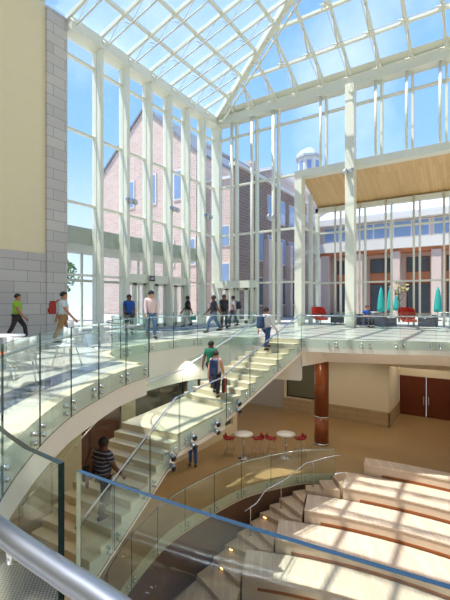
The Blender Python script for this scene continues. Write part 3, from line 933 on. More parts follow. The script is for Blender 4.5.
# twin spotlights fixed on the right stringer
def spot_pair(pos, aim_yaw, label, group, arm=.12):
    r = root('spotlight', pos, aim_yaw); r.scale = (1.5, 1.5, 1.5); tag(r, label, 'spotlight', group)
    MB().box((-.13, -.03, -.04), (.13, .03, .04)).build('mounting_bar', M['steel'], r, bevel=.008)
    for sx in (-.11, .11):
        h = MB().tube([(sx, .02, .05), (sx, .20, -.05)], [.075, .095], 14).build('lamp_head', M['satin'], r, True)
        MB().tube([(sx, .201, -.0505), (sx, .215, -.058)], .088, 14).build('lens', M['lamp_face'], h, True)
    return r
names_sp = ['lowest stacked steel spotlight on the right stringer near the landing', 'middle stacked steel spotlight on the right stringer by the landing', 'steel spotlight on the right stringer above the landing', 'steel spotlight on the right stringer below the climbers']
for k, (i, dz) in enumerate(((13.3, 0), (11.78, 0), (11.28, 0), (9.8, 0))):
    if 11 <= i < 12:
        t = i-11; p = Vector(stair_R(11)).lerp(Vector(stair_R(12)), t); z = tread_z(12)-.32
    else:
        i_ = int(i); p = Vector(stair_R(i_)).lerp(Vector(stair_R(i_+1)), i-i_); z = -RISE*i-.32
    q = p+Vector((.68, -.73))*.126
    r = root('spotlight', W(*q, z), yaw_of(.68, -.73)); tag(r, names_sp[k], 'spotlight', 'spotlights on the stair stringer'); r.scale = (1.25, 1.25, 1.35)
    MB().box((-.05, -.04, -.17), (.05, .0, .17)).build('mounting_bar', M['steel'], r, bevel=.006)
    for sz in (-.09, .09):
        h = MB().tube([(0, .002, sz), (.02, .11, sz-.02)], [.045, .06], 14).build('lamp_head', M['satin'], r, True)
        MB().tube([(.02, .111, sz-.02), (.021, .118, sz-.022)], .05, 14).build('lens', M['dark_metal'], h, True)

# ------------------------------------------------------------------ left wall: plaster, stone, curtain wall
ZE, ZB = 14.4, 13.85
YP = 11.05                      # stone pier starts the glazing
FINS_L = [YP + 1.721*k for k in range(1, 7)]
mb = MB().box((XL-.4, YF-.4, 3.55), (XL-.06, YP-1.0, 16.0))
struct(mb.build('wall_left', M['cream'], None), 'tall cream plaster wall above the stone base')
mb = MB().box((XL-.4, YF-.4, L0-.5), (XL, YP-1.0, 3.55)).box((XL-.4, YP-1.0, L0-.5), (XL+.06, YP, ZE))
struct(mb.build('wall_left_stone', M['stone_y'], None), 'grey coursed stone base and pier at the left')
WN = [0]
def win(label):
    WN[0] += 1
    r = root('window_%d' % WN[0], (0, 0, 0)); r['kind'] = 'structure'; r['label'] = label
    return r
LEV = [2.74, 6.14, 9.54, 12.94]
ys = [YP] + FINS_L + [YB]
for k in range(7):
    r = win(ORD[k]+' glazed bay of the tall left curtain wall from the stone pier')
    y0, y1 = ys[k], ys[k+1]
    MB().box((XL-.215, y0, .0), (XL-.2, y1, ZB)).build('pane', M['pane'], r)
    tb = 0
    for z in LEV:
        MB().box((XL-.26, y0+.07, z-.05), (XL-.06, y1-.07, z+.05)).build('transom', M['frame'], r)
    if k < 6:
        MB().box((XL-.30, y1-.07, 0), (XL-.002, y1+.07, ZB)).build('mullion', M['frame'], r)
        MB().box((XL+.0, y1-.05, 0), (XL+.20, y1+.05, ZB)).build('fin', M['frame'], r)
        MB().box((XL+.20, y1-.10, 0), (XL+.36, y1+.10, ZB)).build('post', M['frame'], r, bevel=.03)
mb = MB().box((XL-.4, YP, ZB), (XL+.40, YB+.4, ZE))
struct(mb.build('trim_4', M['frame'], None), 'eaves beam along the left curtain wall')
# corner post
struct(MB().box((XL-.3, YB-.1, 0), (XL+.35, YB+.3, ZB)).build('column_corner', M['frame'], None), 'pale corner post where the two glass walls meet')

# ------------------------------------------------------------------ back wall: corner part, clerestory, lounge bay
BX = [XL+.1 + (XRET-XL-.1)/4*k for k in range(5)]
sp = (XRET-XL-.1)/4
for k in range(4):
    r = win(ORD[k]+' glazed bay of the far wall from the corner')
    x0, x1 = BX[k], BX[k+1]
    MB().box((x0, YB+.2, 0), (x1, YB+.215, ZB)).build('pane', M['pane'], r)
    for z in LEV:
        MB().box((x0+.05, YB+.08, z-.06), (x1-.05, YB+.30, z+.06)).build('transom', M['frame'], r)
    if k < 3:
        MB().box((x1-.06, YB-.02, 0), (x1+.06, YB+.32, ZB)).build('mullion', M['frame'], r)
        MB().tube([(x1-.23, YB-.16, 0), (x1-.23, YB-.16, ZB)], .115, 12).build('post', M['frame'], r, True)
CX = [XRET + sp*k for k in range(13)]
CX = [x for x in CX if x < XR-.2] + [XR]
for k in range(len(CX)-1):
    r = win(ORD[k]+' clerestory bay above the timber soffit from the left')
    x0, x1 = CX[k], CX[k+1]
    MB().box((x0, YB+.2, 9.6), (x1, YB+.215, ZB)).build('pane', M['pane'], r)
    MB().box((x0+.05, YB+.08, 12.88), (x1-.05, YB+.30, 13.0)).build('transom', M['frame'], r)
    if k != 1:
        MB().box((x1-.06, YB-.02, 9.6), (x1+.06, YB+.32, ZB)).build('mullion', M['frame'], r)
        MB().tube([(x1-.27, YB-.12, 9.6), (x1-.27, YB-.12, ZB)], .075, 12).build('post', M['frame'], r, True)
struct(MB().box((XRET-.3, YB-.28, 9.18), (XR, YB+.35, 9.6)).build('trim_5', M['frame'], None), 'beam at the foot of the clerestory')
struct(MB().box((XL+.40, YB-.3, ZB), (XR, YB+.4, ZE)).build('trim_6', M['frame'], None), 'eaves beam along the far wall')
struct(MB().box((XRET-.30, YB-.3, 0), (XRET+.16, YB+.3, 9.18)).build('column_bay', M['frame'], None), 'pale post at the left end of the lounge bay')
# big column
cc = (CX[2], YB-.05)
struct(MB().box((cc[0]-.26, cc[1]-.26-.3, 0), (cc[0]+.26, cc[1]-.30+.26, ZB)).build('column_main', M['frame'], None, bevel=.02), 'broad pale column in front of the lounge bay')
# timber soffit, sloping down to the bay glass
ZS = 7.85
mb = MB().add([(XRET, YB+.3, 9.2), (XR, YB+.3, 9.2), (XR, YLOW+.2, ZS), (XRET, YLOW+.2, ZS), (XRET, YB+.3, 9.4), (XR, YB+.3, 9.4), (XR, YLOW+.2, ZS+.2), (XRET, YLOW+.2, ZS+.2)],
              [(0,1,2,3),(7,6,5,4),(0,4,5,1),(2,6,7,3),(3,7,4,0),(1,5,6,2)])
struct(mb.build('ceiling_bay', M['soffit'], None), 'sloping maple soffit over the lounge bay')
# return glazing
r = win('narrow side glazing of the lounge bay')
MB().add([(XRET+.0, YB+.3, 0), (XRET+.0, YLOW, 0), (XRET+.0, YLOW, ZS), (XRET+.0, YB+.3, 9.2), (XRET+.015, YB+.3, 0), (XRET+.015, YLOW, 0), (XRET+.015, YLOW, ZS), (XRET+.015, YB+.3, 9.2)],
         [(0,1,2,3),(7,6,5,4),(0,3,7,4),(1,5,6,2),(2,6,7,3)]).build('pane', M['pane'], r)
for z in (2.74, 6.14):
    MB().box((XRET-.08, YB+.3, z-.05), (XRET+.1, YLOW, z+.05)).build('transom', M['frame'], r)
for y in (24.7,):
    MB().box((XRET-.1, y-.05, 0), (XRET+.16, y+.05, 8.5)).build('mullion', M['frame'], r)
LX = [XRET + sp*k for k in range(13)]; LX = [x for x in LX if x < XR-.2] + [XR]
for k in range(len(LX)-1):
    r = win(ORD[k]+' tall glazed bay behind the lounge chairs from the left')
    x0, x1 = LX[k], LX[k+1]
    MB().box((x0, YLOW+.0, 0), (x1, YLOW+.015, ZS)).build('pane', M['pane'], r)
    for z in (2.74, 6.14):
        MB().box((x0+.05, YLOW-.08, z-.05), (x1-.05, YLOW+.1, z+.05)).build('transom', M['frame'], r)
    MB().box((x1-.05, YLOW-.1, 0), (x1+.05, YLOW+.12, ZS)).build('mullion', M['frame'], r)
    MB().tube([(x1-.30, YLOW-.22, 0), (x1-.30, YLOW-.22, ZS)], .06, 10).build('post', M['frame'], r, True)
struct(MB().box((XRET-.1, YLOW-.15, ZS-.3), (XR, YLOW+.2, ZS)).build('trim_7', M['frame'], None), 'head beam of the lounge glazing')
struct(MB().box((XRET-.1, YLOW-.15, 0), (XRET+.1, YLOW+.15, ZS)).build('trim_8', M['frame'], None), 'corner post of the lounge glazing')

# walls out of view that close the hall
struct(MB().box((XR, YF-.4, L0-.5), (XR+.4, YLOW+.5, 20.5)).build('wall_right', M['cream'], None), 'cream wall at the right')
struct(MB().box((XL-.4, YF-.4, L0-.5), (XR+.4, YF, 15.0)).build('wall_front', M['cream'], None), 'cream wall behind the viewer')

# ------------------------------------------------------------------ roof
AS, BS = .265, .42
roof = root('ceiling', (0, 0, 0)); struct(roof, 'pitched glass roof with pale steel rafters, purlins and rod trusses')
def zl(x): return ZE + AS*(x-XL)
def zr(y): return ZE + BS*(YB-y)
def hip_y(x): return YB - AS*(x-XL)/BS
RX = XR
# glazing
mb = MB().add([(XL, YF, zl(XL)+.16), (RX, YF, zl(RX)+.16), (RX, hip_y(RX), zl(RX)+.16), (XL, YB, ZE+.16)], [(0,1,2,3)])
mb.build('roof_glass_left', M['roof_glass'], roof)
mb = MB().add([(XL, YB, ZE+.16), (RX, hip_y(RX), zl(RX)+.16), (RX, YB, ZE+.16)], [(0,1,2)])
mb.build('roof_glass_far', M['roof_glass_clear'], roof)
# left slope: rafters follow the fins, purlins every 1.6 m
yk = []
y = YB-.2
ylist = [YP + 1.721*k for k in range(7)]
y = YP-1.721
while y > YF: ylist.append(y); y -= 1.721
for y in ylist:
    xe = min(RX, XL + BS*(YB-y)/AS)
    if xe-XL < .8: continue
    MB().bar((XL, y, ZE+.02), (xe, y, zl(xe)+.02), .12, .2).build('rafter', M['frame'], roof)
    # trussed bottom chord
    q = MB(); x = XL+.5
    pts = [(XL+.25, y, zl(XL+.25)-.05), (XL+.75, y, zl(XL+.75)-.75)]
    xb = XL+.75
    while xb < xe-2.2 and xb < XL+16:
        q.tube([(xb, y, zl(xb)-.75), (xb+1.6, y, zl(xb+1.6)-.75)], .04, 8)
        q.tube([(xb, y, zl(xb)-.75), (xb+.85, y, zl(xb+.85)-.06)], .022, 6)
        q.tube([(xb+.85, y, zl(xb+.85)-.06), (xb+1.6, y, zl(xb+1.6)-.75)], .022, 6)
        xb += 1.6
    q.tube(pts, .04, 8)
    q.build('truss_chord', M['frame'], roof, True)
d = 1.9
while XL+d < RX:
    x = XL+d
    MB().bar((x, YF, zl(x)+.05), (x, hip_y(x), zl(x)+.05), .16, .14).build('purlin', M['frame'], roof)
    d += 1.6
# far slope: rafters follow the mullions
xlist = BX[1:4] + CX[:-1]
for x in xlist:
    yh = hip_y(x)
    if YB-yh < .5: continue
    MB().bar((x, YB, ZE+.02), (x, yh, zr(yh)+.02), .13, .2).build('rafter', M['frame'], roof)
    # rod truss with spider nodes
    q = MB(); yy = YB-.9; prev = (x, YB-.1, ZE+.0)
    while yy > yh+.4:
        nd = (x+.0, yy, zr(yy)-.75)
        q.tube([prev, nd], .02, 6)
        q.tube([nd, (x, yy-.75, zr(yy-.75)-.05)], .05, 8)
        q.ball(nd, .11, 8, 6)
        q.tube([(x-.22, yy-.1, zr(yy)-.72), (x+.22, yy+.1, zr(yy)-.78)], .035, 6)
        q.tube([(x-.2, yy+.12, zr(yy)-.82), (x+.2, yy-.12, zr(yy)-.68)], .035, 6)
        prev = nd; yy -= 1.95
    q.tube([prev, (x, yh, zr(yh)-.1)], .013, 6)
    q.build('rod_truss', M['frame'], roof, True)
d = 2.0
while YB-d > hip_y(RX)+.2:
    y = YB-d
    xs_ = XL + BS*d/AS
    MB().bar((xs_, y, zr(y)+.05), (RX, y, zr(y)+.05), .18, .14).build('purlin', M['frame'], roof)
    MB().tube([(xs_+.6, y+1.05, zr(y+1.05)-.75), (RX, y+1.05, zr(y+1.05)-.75)], .018, 6).build('cross_rod', M['frame'], roof)
    d += 1.95
# hip: box beam with a lower chord
h0 = Vector((XL+.1, YB-.1, ZE)); h1 = Vector((RX, hip_y(RX), zl(RX)))
MB().bar(h0, h1, .34, .36).build('hip_beam', M['frame'], roof)
q = MB()
hd = (h1-h0); hl = hd.length; hu = hd/hl
off = Vector((0, 0, -.85))
pa = [h0 + hu*t for t in [1.2 + 1.7*k for k in range(int((hl-2)/1.7))]]
for i in range(len(pa)-1):
    q.tube([pa[i]+off, pa[i+1]+off], .06, 10)
    mid = (pa[i]+pa[i+1])/2 + Vector((0, 0, -.1))
    q.tube([pa[i]+off, mid], .035, 8); q.tube([mid, pa[i+1]+off], .035, 8)
q.tube([h0 + Vector((0,0,-.1)), pa[0]+off], .06, 10)
q.build('hip_truss', M['frame'], roof, True)
# flashing sill of the far slope
MB().add([(XL+.5, YB-.02, ZE+.02), (RX, YB-.02, ZE+.02), (RX, YB-.62, ZE+.30), (XL+.9, YB-.62, ZE+.30)], [(0,1,2,3)]).build('eaves_sheet', M['frame'], roof)

# spotlights on the fins and columns
for (k, z, nm) in ((1, 6.75, 'twin spotlight on the second fin of the left glass wall'), (3, 7.0, 'twin spotlight on the fourth fin of the left glass wall'), (5, 7.2, 'twin spotlight on the sixth fin of the left glass wall')):
    spot_pair((XL+.40, FINS_L[k]-.0, z), math.radians(-90), nm, 'twin spotlights on the columns')
spot_pair((BX[3]-.2, YB-.36, 6.95), math.radians(180), 'twin spotlight on a post of the far corner glazing', 'twin spotlights on the columns')
spot_pair((cc[0], cc[1]-.62, 8.85), math.radians(180), 'twin spotlight high on the broad pale column', 'twin spotlights on the columns')

# ------------------------------------------------------------------ doors and vestibule
DN = [0]
def door(label):
    DN[0] += 1
    r = root('door_%d' % DN[0], (0, 0, 0)); r['kind'] = 'structure'; r['label'] = label
    return r
for k, (y0, y1) in enumerate(((FINS_L[1]+.1, FINS_L[2]-.1), (FINS_L[2]+.1, FINS_L[3]-.1), (FINS_L[3]+.1, FINS_L[4]-.1))):
    r = door(ORD[k]+' pair of glazed entrance doors in the left wall')
    ym = (y0+y1)/2
    for a, b in ((y0, ym-.02), (ym+.02, y1)):
        q = MB().box((XL-.14, a, 0), (XL-.06, a+.12, 2.5)).box((XL-.14, b-.12, 0), (XL-.06, b, 2.5)).box((XL-.14, a, 2.38), (XL-.06, b, 2.5)).box((XL-.14, a, 0), (XL-.06, b, .2))
        lf_ = q.build('door_leaf', M['frame'], r)
        MB().box((XL-.11, a+.12, .2), (XL-.10, b-.12, 2.38)).build('pane', M['pane'], r)
        MB().tube([(XL-.04, (b if b < ym else a)+(-.16 if b < ym else .16), .9), (XL-.04, (b if b < ym else a)+(-.16 if b < ym else .16), 1.5)], .018, 8).build('handle', M['steel'], r)
struct(MB().box((XL+.0, FINS_L[1]+.12, 2.52), (XL+.19, FINS_L[4]-.07, 2.98)).build('trim_9', M['frame'], None), 'header box over the entrance doors')
o = MB().box((XL+.37, FINS_L[2]-.2, 2.62), (XL+.40, FINS_L[2]+.22, 2.92)).build('exit_sign', M['sign_plate'], None); tag(o, 'small dark sign on the header above the entrance doors', 'sign')
for (yy, w_) in ((.06, .05), (.16, .05), (.26, .05)):
    MB().box((XL+.401, FINS_L[2]-.18+yy, 2.70), (XL+.403, FINS_L[2]-.18+yy+w_, 2.84)).build('sign_mark', M['white_stone'], o)
for k, (x0, x1) in enumerate(((BX[0]+.15, BX[1]-.1), (BX[1]+.1, BX[2]-.1))):
    r = door('pair of glazed doors in the far wall, %s from the corner' % ORD[k])
    xm = (x0+x1)/2
    for a, b in ((x0, xm-.02), (xm+.02, x1)):
        MB().box((a, YB+.02, 0), (a+.12, YB+.1, 2.4)).box((b-.12, YB+.02, 0), (b, YB+.1, 2.4)).box((a, YB+.02, 2.28), (b, YB+.1, 2.4)).box((a, YB+.02, 0), (b, YB+.1, .2)).build('door_leaf', M['frame'], r)
        MB().box((a+.12, YB+.05, .2), (b-.12, YB+.06, 2.28)).build('pane', M['pane'], r)
        MB().tube([(a+.2, YB-.02, 1.0), (b-.2, YB-.02, 1.0)], .018, 8).build('handle', M['steel'], r)
struct(MB().box((BX[0]+.1, YB-.3, 2.42), (BX[2]+.1, YB+.05, 2.9)).build('trim_10', M['frame'], None), 'header box over the far doors')
# entrance mat
o = MB().box((XL+.7, FINS_L[1], .002), (XL+3.2, FINS_L[4]+1.0, .012)).build('entrance_mat', M['mat_dark'], None); tag(o, 'long blue-grey mat inside the entrance doors', 'mat')
# vestibule outside
VX0, VX1 = XL-3.4, XL-.42
VY0, VY1 = YP-1.2, YB-1.3
r = root('vestibule', (VX0, VY0, 0), 0, True); tag(r, 'glazed entrance vestibule with a grey flat roof outside the left glass wall', 'vestibule')
MB().box((VX0-.4, VY0-.3, 4.25), (VX1, VY1, 5.1)).build('flat_roof', mat('grey_green_fascia', (176, 180, 168), .6), r)
for k in range(9):
    y = VY0 + (VY1-VY0-.12)*k/8
    MB().box((VX0, y, 0), (VX0+.12, y+.12, 4.25)).build('post', M['frame'], r)
MB().box((VX0, VY0, 2.6), (VX0+.1, VY1, 2.75)).build('cross_rail', M['frame'], r)
MB().box((VX0+.05, VY0, 0), (VX0+.06, VY1, 4.25)).build('glazing', M['pane'], r)
MB().box((VX0, VY0+.05, 0), (VX1, VY0+.06, 4.25)).build('glazing', M['pane'], r)
for x in (VX0+1.0, VX0+2.0):
    MB().box((x, VY0, 0), (x+.1, VY0+.1, 4.25)).build('post', M['frame'], r)

# ------------------------------------------------------------------ lower level walls
XW = -11.0
struct(MB().box((XW-.3, YF, L0), (XW, 8.2, ZC)).box((XW-.3, 9.9, L0), (XW, 10.6, ZC)).box((XW-.3, 10.6, L0), (XW, 17.6, L0+.5)).box((XW-.3, 10.6, -1.7), (XW, 17.6, ZC)).box((XW-.3, 17.6, L0), (XW, 18.0, ZC)).build('wall_lower_left', M['cream_dim'], None), 'cream wall under the left balcony')
r = win('row of dim shop windows under the bridge')
for k in range(5):
    y0 = 10.6+1.4*k
    MB().box((XW-.16, y0+.04, L0+.5), (XW-.145, y0+1.36, -1.7)).build('pane', M['dark_glass'], r)
    MB().box((XW-.2, y0-.04, L0+.5), (XW-.08, y0+.04, -1.7)).build('mullion', M['dark_metal'], r)
struct(MB().box((XW-4.5, 9.0, L0), (XW-4.2, 19, ZC)).build('wall_shop', M['door_wood'], None), 'dark timber wall inside the shop')
r = door('brown timber door under the left balcony')
MB().box((XW-.2, 8.2, L0), (XW-.1, 9.9, -2.9)).box((XW-.2, 8.2, -2.89), (XW-.1, 9.9, ZC)).build('door_leaf', M['door_wood'], r)
MB().tube([(XW-.06, 9.6, L0+.9), (XW-.06, 9.6, L0+1.4)], .02, 8).build('handle', M['steel'], r)
XA, XC = -10.6, -4.3
struct(MB().box((XA, YB, L0), (XC, YB+.3, ZC)).box((XC-.3, YB+.3, L0), (XC, YLOW+.4, ZC)).box((XA, YB+.3, L0), (XA+.3, YLOW+.5, ZC)).build('wall_lower_back', M['cream_dim'], None), 'cream wall under the bridge')
struct(MB().box((XA-.02, YB-.05, L0), (XC+.05, YB-.001, L0+.85)).box((XC+.001, YB-.05, L0), (XC+.05, YLOW+.3, L0+.85)).build('baseboard_back', M['stone_base'], None), 'tan stone wainscot under the bridge')
struct(MB().box((XC, YLOW+.4, -3.1), (XR, YLOW+.7, ZC)).box((XC, YB, -2.1), (XR, YB+.3, ZC)).build('wall_lower_recess', M['cream_dim'], None), 'plaster above the mahogany doors')
r = door('mahogany double doors in the lower recess')
for k in range(5):
    x0 = XC+.02+1.5*k
    MB().box((x0, YLOW+.3, L0), (x0+1.48, YLOW+.4, -3.1)).build('door_leaf', M['door_wood'], r)
    hx = x0+1.36 if k % 2 == 0 else x0+.12
    MB().box((hx-.03, YLOW+.26, L0+.75), (hx+.03, YLOW+.299, L0+1.25)).build('handle', M['steel'], r)
# notice holder with a blue light on the doors
o = MB().box((XC+3.05+.35, YLOW+.25, L0+1.2), (XC+3.05+.62, YLOW+.295, L0+1.65)).build('card_reader', M['sign_plate'], None); tag(o, 'small access panel on the mahogany doors at the right edge', 'access panel')
MB().box((XC+3.05+.40, YLOW+.243, L0+1.25), (XC+3.05+.57, YLOW+.249, L0+1.45)).build('display', M['blue_glow'], o)
struct(MB().box((XL-.3, YLOW+.5, L0), (XA, YLOW+.8, ZC)).build('wall_passage', M['brown_wood'], None), 'brown timber wall at the end of the side passage')
# framed dark window in the cream wall
r = win('black-framed grey panel in the cream wall under the bridge')
wx0, wx1, wz0, wz1 = -10.3, -7.9, -4.45, -2.35
MB().box((wx0, YB-.03, wz0), (wx1, YB-.012, wz1)).build('pane', M['screen'], r)
MB().box((wx0-.07, YB-.06, wz0-.07), (wx1+.07, YB-.001, wz0)).box((wx0-.07, YB-.06, wz1), (wx1+.07, YB-.001, wz1+.07)).box((wx0-.07, YB-.06, wz0), (wx0, YB-.001, wz1)).box((wx1, YB-.06, wz0), (wx1+.07, YB-.001, wz1)).box((wx0+1.75, YB-.05, wz0), (wx0+1.83, YB-.031, wz1)).build('window_frame', M['black'], r)
# side corridor door
r = door('brown door at the end of the dark side passage')
MB().box((-12.6, YLOW+.38, L0), (-11.4, YLOW+.48, L0+2.4)).build('door_leaf', M['brown_wood'], r)
MB().tube([(-11.6, YLOW+.34, L0+.95), (-11.6, YLOW+.34, L0+1.25)], .02, 8).build('handle', M['steel'], r)
# round column
cp = W(3.98*1.19, 19.25, L0)
cp = on_floor(321.5, 444, L0)
r = root('column', cp); tag(r, 'round red-brown timber-clad column standing on the lower floor under the bridge', 'column')
MB().lathe([(.345, 0), (.345, 1.33)], 28).build('shaft', M['brown_wood'], r, True)
MB().lathe([(.35, 1.331), (.35, 1.41)], 28).build('steel_band', M['steel'], r, True)
MB().lathe([(.345, 1.411), (.345, ZC-L0-.002)], 28).build('shaft', M['brown_wood'], r, True)
MB().lathe([(.37, 0), (.37, .10), (.346, .11)], 28).build('base_ring', M['steel'], r, True)
# foot grate
gm = mat('grey_floor_mesh', (150, 148, 150), .6)
_nt = gm.node_tree; _b = _nt.nodes['Principled BSDF']; _tc = _nt.nodes.new('ShaderNodeTexCoord'); _ck = _nt.nodes.new('ShaderNodeTexChecker')
_ck.inputs['Scale'].default_value = 22; _ck.inputs['Color1'].default_value = srgb(168, 166, 168); _ck.inputs['Color2'].default_value = srgb(104, 102, 108)
_nt.links.new(_tc.outputs['Object'], _ck.inputs['Vector']); _nt.links.new(_ck.outputs['Color'], _b.inputs['Base Color'])
o = MB().prism([w2(fwd(la, .15)), w2(fwd(lb, .15)), w2(fwd(lb, 3.0)), w2(fwd(la, 3.0))], lz+.001, lz+.012).build('floor_grate', gm, None); tag(o, 'fine grey mesh floor mat on the lower stair landing, bottom left corner', 'mat')
# low wall
p0 = on_floor(34, 512, L0); 
o = MB().box((XW+.02, 5.0, L0), (XW+.5, 8.1, L0+.85)).build('low_stone_bench', M['stone_base'], None, bevel=.02); tag(o, 'low tan stone plinth against the wall behind the lower flight', 'plinth')

# ------------------------------------------------------------------ lower bar tables and red stools
def bar_table(loc, label):
    r = root('bar_table', loc); tag(r, label, 'table', 'white round bar tables on the lower floor')
    MB().lathe([(.02, 1.04), (.42, 1.04), (.42, 1.075), (.02, 1.076)], 30).build('tabletop', M['white_plastic'], r, True)
    MB().lathe([(.04, .02), (.04, 1.04)], 14).build('stem', M['steel'], r, True)
    MB().lathe([(.26, 0), (.26, .012), (.05, .03)], 24).build('base_plate', M['steel'], r, True)
    return r
def stool(loc, yaw, label):
    r = root('bar_stool', loc, yaw); tag(r, label, 'stool', 'red bar stools at the white bar tables')
    seat = MB()
    n = 12
    prof = [(-.20, .745), (0, .73), (.17, .745), (.235, .80), (.25, .92)]
    for (y, z), (y2, z2) in zip(prof[:-1], prof[1:]):
        for x0, x1 in ((-.21, 0), (0, .21)):
            c0 = .02 if x0 < 0 else 0; c1 = .02 if x1 > 0 else 0
            seat.add([(x0, -y, z+c0), (x1, -y, z+c1), (x1, -y2, z2+c1), (x0, -y2, z2+c0)], [(0,1,2,3)])
    s = seat.build('seat_shell', M['red_stool'], r, True)
    md = s.modifiers.new('t', 'SOLIDIFY'); md.thickness = .04; md.offset = -1
    for sx in (-1, 1):
        for sy in (-1, 1):
            MB().tube([(sx*.14, sy*.12, .70), (sx*.22, sy*.20, .0)], .012, 8).build('leg', M['steel'], r, True)
    MB().tube([(-.19, -.17, .25), (.19, -.17, .25), (.19, .17, .25), (-.19, .17, .25), (-.19, -.17, .25)], .009, 6).build('foot_ring', M['steel'], r, True)
    return r
for k, (px, lb) in enumerate(((243.5, 'left-hand'), (286, 'right-hand'))):
    base = on_floor(px, 457.5, L0)
    bar_table(base, lb+' white round bar table on the tan lower floor')
    for dX, nm in ((-.62, 'left'), (.66, 'right')):
        q = base + W(dX, .25) 
        stool(q, yaw_of(-dX, -.2), 'red bar stool %s of the %s white bar table' % (nm, lb))

# ------------------------------------------------------------------ furniture on the upper floor
def cafe_chair(loc, yaw, label, cushion=None):
    r = root('cafe_chair', loc, yaw); tag(r, label, 'chair', 'white cafe chairs on the left balcony')
    sh = MB()
    prof = [(.23, .44), (.10, .43), (-.12, .425), (-.20, .46), (-.235, .60), (-.26, .84)]
    for (y, z), (y2, z2) in zip(prof[:-1], prof[1:]):
        xs_ = (-.23, -.12, .12, .23)
        for x0, x1 in zip(xs_[:-1], xs_[1:]):
            f = lambda x: .025 if abs(x) > .2 else 0
            sh.add([(x0, y, z+f(x0)), (x1, y, z+f(x1)), (x1, y2, z2+f(x1)), (x0, y2, z2+f(x0))], [(0,1,2,3)])
    s = sh.build('seat_shell', M['white_plastic'], r, True)
    md = s.modifiers.new('t', 'SOLIDIFY'); md.thickness = .016
    for sx in (-1, 1):
        for sy in (-1, 1):
            MB().tube([(sx*.15, sy*.12-.02, .41), (sx*.23, sy*.23-.02, 0)], .012, 8).build('leg', M['steel'], r, True)
    if cushion: MB().box((-.2, -.17, .45), (.2, .2, .49)).build('cushion', cushion, r, bevel=.015)
    return r
cafe_chair(W(-3.55, 6.95), yaw_of(-.3, 1), 'white cafe chair with splayed legs, nearest the left balcony glass')
cafe_chair(W(-4.3, 7.35), yaw_of(1, .2), 'white cafe chair with an orange cushion at the left picture edge', M['orange'])
cafe_chair(W(-3.6, 8.9), yaw_of(-.2, -1), 'white cafe chair beyond the round table on the left balcony')
def low_table(loc, rad, hgt, label):
    r = root('cafe_table', loc); tag(r, label, 'table')
    MB().lathe([(.01, hgt-.03), (rad, hgt-.03), (rad, hgt), (.01, hgt+.001)], 28).build('tabletop', M['white_plastic'], r, True)
    MB().lathe([(.035, .02), (.035, hgt-.03)], 12).build('stem', M['steel'], r, True)
    MB().lathe([(.25, 0), (.25, .012), (.04, .03)], 20).build('base_plate', M['steel'], r, True)
low_table(W(-4.75, 8.45), .4, .74, 'round white cafe table among the white chairs at the left')
low_table(W(-4.0, 12.5), .4, .74, 'small white round table further along the left balcony')
cafe_chair(W(-3.75, 13.3), yaw_of(.0, -1), 'white cafe chair behind the further small table')
cafe_chair(W(-4.75, 12.7), yaw_of(1, 0), 'white cafe chair left of the further small table')

def wing_chair(loc, yaw, label):
    r = root('wing_chair', loc, yaw); tag(r, label, 'armchair', 'red wing chairs in the lounge')
    n = 10
    sh = MB()
    rings = []
    for j in range(8):
        t = j/7
        z = .32+t*.82
        ring = []
        spread = (.55 + 1.15*t) if t < .4 else 1.01 - .1*(t-.4)
        for k in range(n+1):
            a = math.radians(-115+230*k/n)
            rx = (.40 + .06*math.sin(t*3))*spread; ry = .36*spread
            wing = 1.0 - .35*max(0, abs(k-n/2)/(n/2)-.35)*(1 if t > .5 else .2)
            zz = z - (.30*max(0, abs(k-n/2)/(n/2)-.55) if t > .6 else 0) 
            ring.append(Vector((rx*math.sin(a), -ry*math.cos(a)-.08-.14*t, zz)))
        rings.append(ring)
    for j in range(7):
        for k in range(n):
            sh.add([rings[j][k], rings[j][k+1], rings[j+1][k+1], rings[j+1][k]], [(0,1,2,3)])
    s = sh.build('wing_shell', M['red'], r, True)
    md = s.modifiers.new('t', 'SOLIDIFY'); md.thickness = .06; md.offset = 1
    MB().prism([(-.24, -.22), (.24, -.22), (.34, .34), (-.34, .34)], .30, .45).build('seat_cushion', M['red'], r, bevel=.04)
    MB().lathe([(.03, .04), (.03, .30)], 12).build('stem', M['steel'], r, True)
    q = MB()
    for a in range(4):
        c, s_ = math.cos(a*math.pi/2+.78), math.sin(a*math.pi/2+.78)
        q.tube([(0, 0, .05), (.34*c, .34*s_, .02)], .02, 8)
    q.build('star_base', M['steel'], r, True)
wing_chair(W(6.15, 25.2), yaw_of(.5, -1), 'red wing chair beside the post at the left of the lounge')
wing_chair(on_floor(408.5, 327), yaw_of(.15, -1), 'red wing chair standing in the middle of the lounge')
def armchair(loc, yaw, label):
    r = root('armchair', loc, yaw); tag(r, label, 'armchair', 'navy armchairs in the lounge')
    MB().box((-.30, -.33, .12), (.30, .36, .33)).build('seat', M['navy'], r, bevel=.03)
    MB().box((-.40, -.46, .12), (.40, -.335, .74)).build('backrest', M['navy'], r, bevel=.03)
    for sx in (-1, 1):
        MB().box((min(sx*.305, sx*.40), -.33, .12), (max(sx*.305, sx*.40), .38, .60)).build('armrest', M['navy'], r, bevel=.025)
        for sy in (-.38, .3):
            MB().tube([(sx*.33, sy, .118), (sx*.33, sy, 0)], .02, 8).build('leg', M['steel'], r)
armchair(on_floor(366.5, 327.3), yaw_of(.25, -1), 'navy cube armchair with the blue-shirted reader in it')
armchair(on_floor(386, 328.5), yaw_of(.9, .3), 'navy cube armchair left of the middle red wing chair')
armchair(on_floor(427, 328.5), yaw_of(-1, .25), 'navy cube armchair right of the middle red wing chair')
armchair(on_floor(338, 324.3), yaw_of(1, -.3), 'navy cube armchair just left of the broad pale column')

